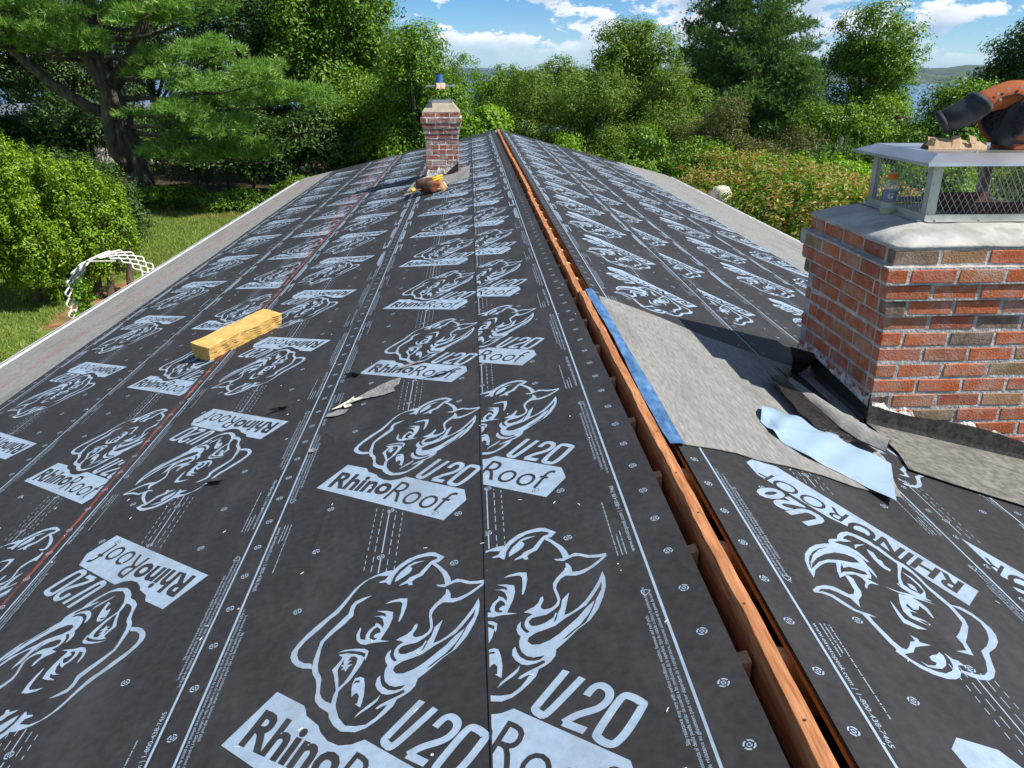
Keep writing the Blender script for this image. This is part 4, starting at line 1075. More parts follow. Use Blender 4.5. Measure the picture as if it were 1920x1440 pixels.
# cement crown
cr_ = MB()
e0 = 0.018
xa, xb, ya, yb_ = NX0-e0, NX1+e0, NY0-e0, NY1+e0
def ring(xa, xb, ya, yb_, z, n=14, jit=0.0, r=None):
    pts = []
    for (px, py), (qx, qy) in zip([(xa, ya), (xb, ya), (xb, yb_), (xa, yb_)], [(xb, ya), (xb, yb_), (xa, yb_), (xa, ya)]):
        for k in range(n):
            t = k/n
            pts.append((px+(qx-px)*t+(r.uniform(-jit, jit) if r else 0), py+(qy-py)*t+(r.uniform(-jit, jit) if r else 0), z+(r.uniform(-jit, jit) if r else 0)))
    return pts
rr_ = random.Random(3)
rings = [ring(xa+0.012, xb-0.012, ya+0.012, yb_-0.012, ZT-0.001), ring(xa, xb, ya, yb_, ZT+0.004, jit=0.004, r=rr_), ring(xa+0.004, xb-0.004, ya+0.004, yb_-0.004, ZT+0.014, jit=0.003, r=rr_),
         ring(xa+0.10, xb-0.10, ya+0.10, yb_-0.04, ZT+0.046, jit=0.003, r=rr_), ring(xa+0.22, xb-0.22, ya+0.2, yb_-0.07, ZT+0.068, jit=0.002, r=rr_)]
n4 = len(rings[0])
vs = [p for q in rings for p in q]
fs = [(i*n4+k, i*n4+(k+1) % n4, (i+1)*n4+(k+1) % n4, (i+1)*n4+k) for i in range(4) for k in range(n4)]
fs.append(tuple(4*n4+k for k in range(n4)))
cr_.add(vs, fs).build('cement_crown', MT['cement'], ch1, smooth=True)
# broken lime mortar skirt along the base of the two faces in view
def rough_skirt(par, p0, p1, zfun, hgt, out, seed, name='mortar_fillet', mat=None):
    r = random.Random(seed); rows = []
    n = 70
    for k in range(n+1):
        t = k/n
        x = p0[0]+(p1[0]-p0[0])*t; y = p0[1]+(p1[1]-p0[1])*t
        z = zfun(x)
        hh = hgt*(0.66+0.22*math.sin(t*13+seed)*math.sin(t*29)+r.uniform(-0.07, 0.09))
        row = []
        for j in range(5):
            u = j/4
            d = (0.003+0.007*math.sin(u*math.pi)*r.uniform(0.2, 1.0)) if j not in (0, 4) else -0.002
            row.append((x+out[0]*d, y+out[1]*d, z+hh*u+r.uniform(-0.004, 0.004)))
        rows.append(row)
    return MB().grid(rows).build(name, mat or MT['mortar_white'], par, smooth=False)
rough_skirt(ch1, (NX0+0.01, NY0), (NX1-0.05, NY0), lambda x: zr(x)+0.05, 0.10, (0, -1), 2)
rough_skirt(ch1, (NX0, NY1-0.01), (NX0, NY0+0.005), lambda x: zr(x)+0.06, 0.13, (-1, 0), 5)

# membrane flashing round the base: strips turned up the brickwork and lying on the deck
def strip(name, rows, mat, par, th=0.0025, label=None, smooth=True, mats=None):
    o = MB().grid(rows, thick=th).build(name, mat, par, smooth=False)
    if label: o['label'] = label
    return o
xs = np.linspace(NX0-0.012, NX1+0.15, 26)
rj = random.Random(8)
rows = []
for x in xs:
    j = rj.uniform(-0.003, 0.003)
    up = 0.118+0.010*math.sin(x*9)
    rows.append([(x, NY0-0.018+j, zr(x)+up), (x, NY0-0.020+j, zr(x)+0.05), (x, NY0-0.026+j, zr(x)+0.026)])
strip('base_flashing', rows, MT['membrane_dark'], ch1, label='dark membrane turned up the front of the chimney')
rows = []
for x in xs:
    wv = 0.46+0.36*(x-1.03)+0.016*math.sin(x*7)+rj.uniform(-0.003, 0.003)
    rows.append([(x, NY0-0.024, zr(x)+0.030), (x, NY0-0.06, zr(x)+0.0345), (x, NY0-0.13+0.01*math.sin(x*11), zr(x)+0.0335), (x-0.02, NY0-wv*0.7, zr(x-0.02)+0.0335), (x-0.06, NY0-wv, zr(x-0.06)+0.0325)])
sk = strip('membrane_apron', rows, MT['membrane_mid'], house, label='grey membrane apron on the deck in front of the large chimney')
# left side: black turned up strip with a loose lobed end at the back
rows = []
for k in range(26):
    t = k/25; y = NY0-0.01+(0.60)*t
    up = 0.10+0.035*t
    rows.append([(NX0-0.012, y, zr(NX0)+up), (NX0-0.016, y, zr(NX0)+0.055), (NX0-0.028, y, zr(NX0)+0.032), (NX0-0.13, y-0.02, zr(NX0-0.13)+0.033), (NX0-0.24+0.03*t, y-0.03, zr(NX0-0.24)+0.034)])
strip('side_flashing', rows, MT['asphalt'], ch1, label='black sticky membrane turned up the shaded side of the chimney')
rows = []
for k in range(17):
    u = k/16; x = 0.945+(NX0-0.012-0.945)*u
    row = []
    for j in range(11):
        w_ = j/10
        z0_ = 0.012+0.075*u**2.2
        row.append((x-0.02*w_*(1-u), 3.66+0.05*u-0.055*math.sin(w_*2.4)+0.03*w_, zr(x)+z0_+(0.165-0.02*u-z0_)*w_))
    rows.append(row)
strip('loose_flashing_flap', rows, MT['asphalt'], ch1, label='black membrane flap curling away from the back corner of the chimney')

# ------------------------------------------------------------------ patches of membrane beside the ridge
def poly_sheet(name, outline, h, mat, par, th=0.0025, f=zr, label=None, bump=0.0):
    pts = [(x, y, f(x)+h) for x, y in outline]
    n = len(pts)
    tr = tessellate_polygon([[Vector((p[0], p[1], 0)) for p in pts]])
    vs = pts+[(x, y, z-th) for x, y, z in pts]
    fs = [tuple(t) for t in tr]+[tuple(reversed([i+n for i in t])) for t in tr]+[((i+1) % n, i, i+n, (i+1) % n+n) for i in range(n)]
    o = MB().add(vs, fs).build(name, mat, par)
    if label: o['label'] = label
    return o
edge = [(0.040, 2.372), (0.090, 2.380), (0.165, 2.395), (0.247, 2.399), (0.317, 2.379), (0.43, 2.385), (0.549, 2.372), (0.645, 2.332), (0.745, 2.322), (0.822, 2.330),
        (0.90, 2.56), (1.0, 2.9), (1.06, 3.2), (1.062, 3.76), (0.983, 3.764), (0.90, 3.80), (0.785, 3.862), (0.69, 3.91), (0.581, 3.962), (0.47, 4.06), (0.388, 4.137), (0.28, 4.21), (0.199, 4.252), (0.12, 4.295), (0.061, 4.309), (0.050, 3.9), (0.046, 3.3), (0.043, 2.8)]
patch = poly_sheet('membrane_patch', edge, 0.0305, MT['membrane'], house, label='pale grey membrane patch between the ridge and the large chimney')
rows = []
rb = random.Random(2)
for k in range(40):
    t = k/39; y = 2.352+(4.40-2.352)*t
    wd = 0.058-0.010*t+0.007*math.sin(y*5); dz = 0.002*math.sin(y*22)+rb.uniform(-0.001, 0.001)
    x0 = 0.002+0.006*math.sin(y*4)
    rows.append([(x0, y, 0.004+dz), (x0+0.03, y, zr(x0+0.03)+0.0375+dz), (x0+wd*0.7, y, zr(x0+wd*0.7)+0.0365+dz*2), (x0+wd, y+0.01, zr(x0+wd)+0.0355)])
strip('blue_edge_strip', rows, MT['blue_tape'], house, label='blue plastic selvedge along the ridge edge of the grey patch')

# loose peeled strips on the patch
def loose(name, rows, mats, label, cat, th=0.0022):
    base = Vector(rows[0][0]); c_ = Vector((sum(p[0] for r in rows for p in r), sum(p[1] for r in rows for p in r), 0))/sum(len(r) for r in rows)
    par = empty(name, (c_.x, c_.y, zr(c_.x)+0.03))
    tag(par, label, cat)
    return par
# release film: a long curled pale blue strip, one edge lifted
A_ = [(0.532, 2.935), (0.606, 2.925), (0.680, 2.905), (0.742, 2.83), (0.804, 2.754), (0.854, 2.678), (0.930, 2.609)]
B_ = [(0.470, 2.775), (0.478, 2.68), (0.492, 2.61), (0.545, 2.505), (0.60, 2.455), (0.676, 2.381), (0.748, 2.236)]
def lerp_line(L_, t):
    q = t*(len(L_)-1); i = min(int(q), len(L_)-2); u = q-i
    return (L_[i][0]+(L_[i+1][0]-L_[i][0])*u, L_[i][1]+(L_[i+1][1]-L_[i][1])*u)
rows = []
for k in range(91):
    t = k/90
    a = lerp_line(A_, t); b_ = lerp_line(B_, t)
    row = []
    for j in range(25):
        u = j/24
        x = a[0]+(b_[0]-a[0])*u; y = a[1]+(b_[1]-a[1])*u
        z = 0.034+0.018*math.sin(min(1, u*1.15)*math.pi)*(0.6+0.4*math.cos(t*3))+0.012*(1-u)+0.004*math.sin(t*23+u*3)+0.010*max(0, math.sin(t*9-1.0))*u+0.0028*(1-abs(math.sin(t*5+u*2.2)))**5-0.002*(1-abs(math.sin(t*3.3-u*2+1)))**6
        if u > 0.9: z += 0.006*math.sin(t*14)
        row.append((x, y, zr(x)+z))
    rows.append(row)
fp = loose('release_film', rows, None, 'pale blue release film strip lying curled on the grey patch', 'film')
MB().grid(rows, thick=0.0012).build('film_sheet', MT['film'], fp)
# dark peeled strip, sticky side up
A_ = [(0.815, 3.45), (0.82, 3.2), (0.825, 2.964), (0.82, 2.82), (0.852, 2.735)]
B_ = [(0.690, 3.33), (0.689, 3.157), (0.684, 2.93), (0.717, 2.80), (0.79, 2.72)]
rows = []
for k in range(31):
    t = k/30; a = lerp_line(A_, t); b_ = lerp_line(B_, t); row = []
    for j in range(9):
        u = j/8
        x = a[0]+(b_[0]-a[0])*u; y = a[1]+(b_[1]-a[1])*u
        row.append((x, y, zr(x)+0.040+0.05*u*u*(1-t)+0.02*(1-u)+0.003*math.sin(t*31+u*7)))
    rows.append(row)
dp = loose('peeled_membrane', rows, None, 'narrow black sticky membrane offcut lying between the blue film and the chimney', 'membrane')
MB().grid(rows, thick=0.002).build('sticky_face', MT['asphalt'], dp)
# grey offcut curling over beside it
A_ = [(0.850, 3.42), (0.880, 3.183), (0.915, 2.98), (0.945, 2.86), (0.985, 2.73)]
B_ = [(0.80, 3.39), (0.838, 3.10), (0.835, 2.86), (0.858, 2.74), (0.925, 2.655)]
rows = []
for k in range(31):
    t = k/30; a = lerp_line(A_, t); b_ = lerp_line(B_, t); row = []
    for j in range(9):
        u = j/8
        x = a[0]+(b_[0]-a[0])*u; y = a[1]+(b_[1]-a[1])*u
        row.append((x, y, zr(x)+0.066+0.04*math.sin(u*math.pi*0.8)*t+0.03*t*(1-u)-0.018*u))
    rows.append(row)
gp = loose('grey_membrane_offcut', rows, None, 'grey membrane offcut curling up beside the foot of the large chimney', 'membrane')
MB().grid(rows, thick=0.0035).build('mineral_face', MT['membrane'], gp)
MB().grid([[(p[0]+0.0015, p[1]-0.001, p[2]-0.0052) for p in r] for r in rows], thick=0.0012).build('sticky_back', MT['asphalt'], gp)

# ------------------------------------------------------------------ stainless chimney cap with diamond mesh
CX0, CX1, CY0, CY1 = 1.305, 1.885, 3.335, 3.865
CZ0, CZ1 = 0.566, 0.818
cap = empty('chimney_cap', ((CX0+CX1)/2, (CY0+CY1)/2, CZ0))
tag(cap, 'stainless steel chimney cap with diamond mesh sides on the large brick chimney', 'chimney cap')
corners = [(CX0, CY0, 1, 1), (CX1, CY0, -1, 1), (CX1, CY1, -1, -1), (CX0, CY1, 1, -1)]
for x, y, sx, sy in corners:
    m = MB()
    t_ = 0.0022; wd = 0.042
    m.box((min(x, x+sx*wd), min(y, y+sy*t_), CZ0+0.003), (max(x, x+sx*wd), max(y, y+sy*t_), CZ1))
    m.box((min(x, x+sx*t_), min(y+sy*t_, y+sy*wd), CZ0+0.003), (max(x, x+sx*t_), max(y+sy*t_, y+sy*wd), CZ1))
    p = m.build('corner_post', MT['steel_dull'], cap)
    b = MB()
    for z in (CZ0+0.03, CZ0+0.012+0.07, CZ0+0.15, CZ0+0.21):
        b.tube([(x+sx*0.012, y-sy*0.0005, z), (x+sx*0.012, y-sy*0.0045, z)], 0.0032, 6)
    b.build('rivet', MT['steel'], p)
for (xa, ya, xb, yb_, nx, ny) in ((CX0, CY0, CX1, CY0, 0, -1), (CX0, CY1, CX1, CY1, 0, 1), (CX0, CY0, CX0, CY1, -1, 0), (CX1, CY0, CX1, CY1, 1, 0)):
    m = MB()
    q = 0.0028
    # upright angle and flange lying on the crown
    ax, bx = min(xa, xb), max(xa, xb); ay, by = min(ya, yb_), max(ya, yb_)
    if ny:
        yo = ya+ny*q
        m.box((ax-0.004, min(yo, yo+ny*0.002), CZ0), (bx+0.004, max(yo, yo+ny*0.002), CZ0+0.026))
        m.box((ax-0.004, min(yo+ny*0.002, yo+ny*0.03), CZ0-0.003), (bx+0.004, max(yo+ny*0.002, yo+ny*0.03), CZ0-0.0005))
    else:
        xo = xa+nx*q
        m.box((min(xo, xo+nx*0.002), ay, CZ0), (max(xo, xo+nx*0.002), by, CZ0+0.026))
        m.box((min(xo+nx*0.002, xo+nx*0.03), ay, CZ0-0.003), (max(xo+nx*0.002, xo+nx*0.03), by, CZ0-0.0005))
    ba = m.build('base_angle', MT['steel_dull'], cap)
    if ny:
        b = MB()
        for x in (ax+0.035, (ax+bx)/2-0.06, bx-0.05):
            b.tube([(x, ya+ny*0.018, CZ0-0.001), (x, ya+ny*0.018, CZ0+0.006)], 0.006, 6)
        b.build('anchor_bolt', MT['steel_dull'], ba)
    # expanded metal
    L_ = (bx-ax) if ny else (by-ay)
    dw, dh = 0.030, 0.047
    sm = MB(); z0, z1 = CZ0+0.024, CZ1-0.004
    nsx = int(L_/dw)+3; H_ = z1-z0
    for sgn in (1, -1):
        for k in range(-int(H_/dh*1)-3, nsx+int(H_/dh)+3):
            # straight strand climbing dh per dw
            u0 = k*dw; pts = []
            ua, za = u0, 0.0
            ub, zb = u0+sgn*H_*dw/dh, H_
            # clip to 0..L
            def at(u): return (u-ua)/(ub-ua)
            t0, t1 = 0.0, 1.0
            lo_, hi_ = sorted((at(0.0), at(L_)))
            t0 = max(t0, lo_); t1 = min(t1, hi_)
            if t1-t0 < 0.02: continue
            for t in (t0, t1):
                u = ua+(ub-ua)*t; z = z0+za+(zb-za)*t
                inx = 0.006
                pts.append((ax+u, ya-ny*inx+0.0008*sgn, z) if ny else (xa-nx*inx+0.0008*sgn, ay+u, z))
            sm.tube(pts, 0.00125, 4, caps=False)
    sm.build('mesh_panel', MT['steel_dull'], cap)
# hood: flat top with a shallow hip and turned down rims, corner seams
HX0, HX1, HY0, HY1 = CX0-0.07, CX1+0.085, CY0-0.075, CY1+0.075
m = MB()
zt = CZ1+0.028
e = 0.075
v_ = [(HX0, HY0, CZ1-0.006), (HX1, HY0, CZ1-0.006), (HX1, HY1, CZ1-0.006), (HX0, HY1, CZ1-0.006),
      (HX0+e, HY0+e, zt), (HX1-e, HY0+e, zt), (HX1-e, HY1-e, zt), (HX0+e, HY1-e, zt),
      (HX0-0.002, HY0-0.002, CZ1-0.018), (HX1+0.002, HY0-0.002, CZ1-0.018), (HX1+0.002, HY1+0.002, CZ1-0.018), (HX0-0.002, HY1+0.002, CZ1-0.018)]
m.add(v_, [(4, 5, 6, 7), (0, 1, 5, 4), (1, 2, 6, 5), (2, 3, 7, 6), (3, 0, 4, 7), (8, 9, 1, 0), (9, 10, 2, 1), (10, 11, 3, 2), (11, 8, 0, 3)])
hood = m.build('hood', MT['steel'], cap)
solid = hood.modifiers.new('sheet', 'SOLIDIFY'); solid.thickness = 0.0018; solid.offset = -1
sb = MB(); sb.tube([(HX0+e+0.17, HY0+e+0.015, zt), (HX0+e+0.17, HY0+e+0.015, zt+0.007)], 0.007, 6)
sb.build('screw_head', MT['steel'], cap)
# clay flue edge seen through the mesh
fl = MB()
fl.box((1.56, 3.45, CZ0-0.02), (1.86, 3.475, CZ0+0.055)); fl.box((1.56, 3.475, CZ0-0.02), (1.585, 3.80, CZ0+0.055)); fl.box((1.585, 3.775, CZ0-0.02), (1.86, 3.80, CZ0+0.055))
fl.build('clay_flue', MT['rust'], ch1)

# ------------------------------------------------------------------ things on the cap and crown
# sports drink bottle
bt = empty('drink_bottle', (1.275, 3.60, ZT+0.056))
tag(bt, 'nearly empty clear drink bottle with orange cap and grey label on the chimney crown', 'bottle')
prof = [(0.031, 0.0), (0.0345, 0.006), (0.0345, 0.055), (0.0325, 0.060), (0.0325, 0.112), (0.0345, 0.117), (0.033, 0.132), (0.026, 0.148), (0.0185, 0.158), (0.0185, 0.165)]
MB().lathe(prof, 24).build('bottle_body', MT['bottle'], bt, smooth=True, local=True)
MB().lathe([(0.029, 0.003), (0.0325, 0.008), (0.0325, 0.026)], 24).build('drink', MT['drink'], bt, smooth=True, local=True)
cp = MB(); cp.lathe([(0.021, 0.160), (0.0215, 0.163), (0.0215, 0.180), (0.019, 0.184)], 24)
cp.build('bottle_cap', MT['cap_orange'], bt, smooth=False, local=True)
lb = MB(); rows = []
for k in range(41):
    a = -math.pi*1.02+math.pi*2.04*k/40*0.92
    rows.append([(0.0336*math.cos(a), 0.0336*math.sin(a), z) for z in (0.060, 0.112)])
lo_ = lb.grid(rows).build('bottle_label', MT['label_grey'], bt, smooth=True, local=True)
def wrap_text(body, a0, z0, size, mat, name, par, off=0.02):
    v, t = text_tris(body, off)
    vv = []
    for x, y in v:
        a = a0+(x-v[:, 0].mean())*size/0.0342
        vv.append((0.0342*math.cos(a), 0.0342*math.sin(a), z0+y*size))
    o = MB().add(vv, t).build(name, mat, par, local=True)
wrap_text('G', math.radians(-112), 0.078, 0.034, MT['flat_white'], 'letter_g', lo_)
rows = []
for k in range(8):
    a = math.radians(-62+44*k/7)
    rows.append([(0.0341*math.cos(a), 0.0341*math.sin(a), z) for z in (0.066, 0.094)])
MB().grid(rows).build('label_panel', MT['flat_white'], lo_, smooth=True, local=True)

# torn cardboard folded like a little tent
cb = empty('cardboard_scrap', (1.49, 3.53, zt))
tag(cb, 'torn piece of folded brown cardboard lying on the steel chimney cap', 'cardboard')
rc = random.Random(9)
rows = []
n = 26
for k in range(n+1):
    t = k/n; x = -0.125+0.25*t
    top = 0.052-0.022*t+(0.016 if 0.42 < t < 0.56 else 0)+rc.uniform(-0.0015, 0.0015)
    if 0.66 < t < 0.70: top -= 0.012
    rows.append([(x, -0.045+0.012*t+rc.uniform(-0.001, 0.001), 0.002), (x+0.004, -0.022, top*0.55), (x+0.008, 0.002, top), (x+0.006, 0.02, top*0.6), (x, 0.045, 0.003)])
MB().grid(rows, thick=0.004).build('folded_board', MT['cardboard'], cb, local=True)
m = MB()
m.grid([[(-0.135, -0.03, 0.02), (-0.12, -0.035, 0.05)], [(-0.105, -0.05, 0.018), (-0.10, -0.045, 0.045)]], thick=0.003)
m.grid([[(0.05, -0.034, 0.03), (0.045, -0.02, 0.062)], [(0.075, -0.036, 0.026), (0.08, -0.018, 0.050)]], thick=0.003)
m.build('torn_flap', MT['cardboard'], cb, local=True)
cb.rotation_euler = (0, 0, math.radians(-8))

# handheld leaf blower: round fan housing, grille, curved dark nozzle, orange shell
bl = empty('leaf_blower', (1.682, 3.54, zt))
tag(bl, 'orange and black handheld leaf blower standing on the steel chimney cap', 'leaf blower')
# coordinates: x right, y away, z up from the hood
def tube_part(name, pts, rad, mat, par=bl, n=18, flat=1.0):
    return MB().tube(pts, rad, n, flat=flat).build(name, mat, par, smooth=True, local=True)
nz = tube_part('nozzle', [(-0.238, 0.05, 0.120), (-0.230, 0.047, 0.125), (-0.190, 0.03, 0.148), (-0.150, 0.012, 0.176), (-0.115, -0.004, 0.214), (-0.098, -0.008, 0.232)],
               [0.050, 0.058, 0.062, 0.066, 0.064, 0.060], MT['black_plastic'])
tube_part('nozzle_rim', [(-0.241, 0.051, 0.118), (-0.222, 0.043, 0.130)], [0.060, 0.0605], MT['black_plastic'], nz)
tube_part('elbow_shell', [(-0.122, -0.009, 0.206), (-0.092, -0.006, 0.222), (-0.045, 0.0, 0.240), (0.01, 0.005, 0.254), (0.065, 0.01, 0.252), (0.115, 0.012, 0.225), (0.135, 0.012, 0.15)],
          [0.053, 0.055, 0.058, 0.066, 0.080, 0.095, 0.09], MT['orange_plastic'])
tube_part('joint_collar', [(-0.126, -0.0085, 0.2085), (-0.108, -0.0075, 0.2255)], [0.064, 0.063], MT['black_plastic'])
sm_ = MB()
for (px, py, pz) in ((-0.075, -0.058, 0.262), (-0.035, -0.058, 0.285), (-0.06, -0.060, 0.235), (0.02, -0.060, 0.29)):
    sm_.tube([(px, py, pz), (px-0.001, py-0.006, pz)], 0.0055, 8)
sm_.build('screw', MT['steel_dull'], bl, local=True)
MB().tube([(-0.090, -0.052, 0.215), (-0.045, -0.060, 0.248), (0.01, -0.062, 0.262), (0.06, -0.068, 0.245), (0.09, -0.075, 0.20)], 0.0035, 6).build('shell_seam', MT['black_plastic'], bl, smooth=True, local=True)
# fan housing: thick disc, axis leaning towards the camera and to the left
m = MB()
ax_ = Vector((-0.82, -0.56, 0.08)).normalized()
prof = [(0.02, -0.085), (0.10, -0.085), (0.132, -0.06), (0.142, -0.01), (0.142, 0.03), (0.125, 0.065), (0.105, 0.075), (0.02, 0.075)]
m.lathe(prof, 32)
me = m.mesh('fan_housing', MT['orange_plastic'], True)
q = ax_.to_track_quat('Z', 'Y')
fh = link('fan_housing', me, bl, None, (0.075, 0.02, 0.150), q.to_euler(), local=True)
m = MB(); m.lathe([(0.0, 0.076), (0.105, 0.078), (0.112, 0.070), (0.112, 0.060)], 28)
g1 = link('intake_disc', m.mesh('intake_disc', MT['black_plastic'], True), bl, None, (0.072, 0.016, 0.150), q.to_euler(), local=True)
m = MB()
for k in range(4):
    rr2 = 0.025+0.025*k
    m.tube([(rr2*math.cos(a), rr2*math.sin(a), 0.086-0.002*k) for a in np.linspace(0, 2*math.pi, 25)], 0.003, 5, caps=False)
for k in range(10):
    a = 2*math.pi*k/10
    m.tube([(0.02*math.cos(a), 0.02*math.sin(a), 0.087), (0.11*math.cos(a+0.35), 0.11*math.sin(a+0.35), 0.080)], 0.003, 5)
link('intake_grille', m.mesh('intake_grille', MT['black_plastic'], True), bl, None, (0.072, 0.016, 0.150), q.to_euler(), local=True)
# dark side cheek below the elbow
cheek = [(-0.03, -0.03, 0.07), (-0.015, -0.05, 0.025), (0.03, -0.06, 0.012), (0.075, -0.075, 0.035), (0.055, -0.08, 0.10), (0.075, -0.085, 0.16), (0.085, -0.085, 0.235), (0.03, -0.06, 0.235), (0.0, -0.045, 0.20), (-0.02, -0.04, 0.13)]
m = MB()
n = len(cheek)
m.add(cheek+[(x, y+0.045, z) for x, y, z in cheek], [tuple(range(n)), tuple(range(2*n-1, n-1, -1))]+[((i+1) % n, i, i+n, (i+1) % n+n) for i in range(n)])
me = m.mesh('side_cheek', MT['black_plastic'])
link('side_cheek', me, bl, local=True)
bl.scale = (1.0, 1.0, 0.88)
# flared orange lower shell and foot
rows = []
for k in range(9):
    t = k/8; z = 0.012+0.235*t
    row = []
    for j in range(17):
        a = math.pi*(0.75+1.0*j/16)
        rx = 0.118-0.03*(1-t)**2+0.012*math.sin(t*3)-0.03*t*t; ry = 0.085-0.02*t*t
        row.append((0.150+rx*math.cos(a), 0.0+ry*math.sin(a)-0.015, z))
    rows.append(row)
MB().grid(rows, thick=0.004, down=(1, 0, 0)).build('lower_shell', MT['orange_plastic'], bl, smooth=True, local=True)
me = MB().box((0.03, -0.085, 0.0), (0.24, 0.085, 0.030)).mesh('foot', MT['orange_plastic']); bevel(me, 0.009, 2)
link('foot', me, bl, local=True)
m = MB(); m.tube([(0.085, 0.0, 0.285), (0.098, 0.0, 0.335), (0.110, 0.0, 0.375), (0.16, 0.0, 0.395), (0.22, 0.0, 0.385), (0.25, 0.0, 0.33), (0.23, 0, 0.25), (0.17, 0, 0.20)], [0.022, 0.021, 0.022, 0.021, 0.021, 0.021, 0.022, 0.025], 12)
m.build('handle', MT['orange_plastic'], bl, smooth=True, local=True)
m = MB(); m.tube([(0.096, -0.004, 0.338), (0.106, -0.004, 0.378), (0.125, -0.004, 0.395)], [0.026, 0.028, 0.024], 12)
m.build('handle_grip', MT['black_plastic'], bl, smooth=True, local=True)

# ------------------------------------------------------------------ far chimney
bs2 = BrickSet(MT['brick_far'])
FX0, FX1, FY0, FY1 = -1.305, -0.83, 12.1, 12.58
FZT = 0.655
ch2 = chimney('brick_chimney', FX0, FX1, FY0, FY1, FZT, 14, 0.0745, [0.035, 0.060, 0.042, 0.026, 0.012], bs2, MT['mortar_white'],
              'small weathered brick chimney on the left slope beyond the tool belt', seed=12, pitch=0.205)
m = MB()
r0 = [(FX0-0.035, FY0-0.035), (FX1+0.035, FY0-0.035), (FX1+0.035, FY1+0.035), (FX0-0.035, FY1+0.035)]
r1 = [(FX0+0.06, FY0+0.06), (FX1-0.06, FY0+0.06), (FX1-0.06, FY1-0.06), (FX0+0.06, FY1-0.06)]
m.hexa([(x, y, FZT-0.001) for x, y in r0]+[(x, y, FZT+0.12) for x, y in r1]).build('cement_crown', MT['crown_tan'], ch2)
rough_skirt(ch2, (FX0, FY0), (FX1, FY0), lambda x: zl(x)+0.03, 0.17, (0, -1), 7)
# flashing: dark strip at the right foot, grey apron in front
m = MB()
m.grid([[(-1.02+0.19*k/8, FY0-0.03, zl(-1.02+0.19*k/8)+0.05), (-1.02+0.19*k/8, FY0-0.032, zl(-1.02+0.19*k/8)+0.05+0.13*k/8)] for k in range(9)], thick=0.004, down=(0, 1, 0))
m.build('corner_flashing', MT['asphalt'], ch2)
poly_sheet('membrane_apron', [(-1.56, 10.85), (-1.2, 11.0), (-0.93, 10.95), (-0.67, 11.15), (-0.66, 12.62), (-0.80, 12.62), (-0.80, 12.06), (-1.33, 12.06), (-1.34, 12.5), (-1.50, 12.5)], 0.0325, MT['membrane'], house, f=zl,
           label='grey membrane apron round the foot of the small far chimney')
# its cap: collar, four thin legs with mesh, flat lid
fc = empty('chimney_cap', ((FX0+FX1)/2, (FY0+FY1)/2, FZT+0.12))
tag(fc, 'small flat lidded metal cap on thin legs above the far brick chimney', 'chimney cap')
m = MB()
xa, xb, ya, yb_ = FX0+0.07, FX1-0.07, FY0+0.07, FY1-0.07
for i in range(4):
    pass
m.box((xa, ya, FZT+0.1205), (xb, ya+0.006, FZT+0.165)); m.box((xa, yb_-0.006, FZT+0.1205), (xb, yb_, FZT+0.165))
m.box((xa, ya+0.006, FZT+0.1205), (xa+0.006, yb_-0.006, FZT+0.165)); m.box((xb-0.006, ya+0.006, FZT+0.1205), (xb, yb_-0.006, FZT+0.165))
m.build('collar', MT['steel_dull'], fc)
for x, y in ((xa+0.012, ya+0.012), (xb-0.012, ya+0.012), (xb-0.012, yb_-0.012), (xa+0.012, yb_-0.012)):
    MB().tube([(x, y, FZT+0.13), (x, y, FZT+0.348)], 0.004, 6).build('leg', MT['black_plastic'], fc)
m = MB(); m.box((xa-0.035, ya-0.035, FZT+0.349), (xb+0.035, yb_+0.035, FZT+0.358))
m.hexa([(xa-0.055, ya-0.055, FZT+0.340), (xb+0.055, ya-0.055, FZT+0.340), (xb+0.055, yb_+0.055, FZT+0.340), (xa-0.055, yb_+0.055, FZT+0.340),
        (xa-0.035, ya-0.035, FZT+0.3485), (xb+0.035, ya-0.035, FZT+0.3485), (xb+0.035, yb_+0.035, FZT+0.3485), (xa-0.035, yb_+0.035, FZT+0.3485)])
m.build('lid', MT['steel'], fc)
can = empty('paint_can', (-1.085, FY0+0.16, FZT+0.358))
tag(can, 'blue can standing on the lid of the far chimney cap', 'can')
MB().lathe([(0.050, 0.0), (0.052, 0.003), (0.052, 0.15), (0.050, 0.153)], 24).build('can_body', MT['blue_can'], can, smooth=False, local=True)
MB().lathe([(0.054, 0.148), (0.055, 0.150), (0.055, 0.165), (0.045, 0.168)], 24).build('can_lid', MT['black_plastic'], can, local=True)
rg = random.Random(4); rows = []
for k in range(13):
    row = []
    for j in range(11):
        u = k/12; w_ = j/10
        x = -0.07+0.13*u+0.012*math.sin(w_*7); y = -0.14+0.16*w_
        z = 0.008+0.022*abs(math.sin(u*6+w_*4))+(0 if w_ > 0.25 else -0.07*(0.25-w_)/0.25)+rg.uniform(-0.004, 0.004)
        row.append((x, y, z))
    rows.append(row)
clo = MB().grid(rows, thick=0.003).build('cloth_rag', MT['pink_cloth'], None, smooth=True, loc=(-1.06, FY0+0.06, FZT+0.362))
tag(clo, 'pinkish rag draped over the edge of the far chimney cap lid', 'rag')

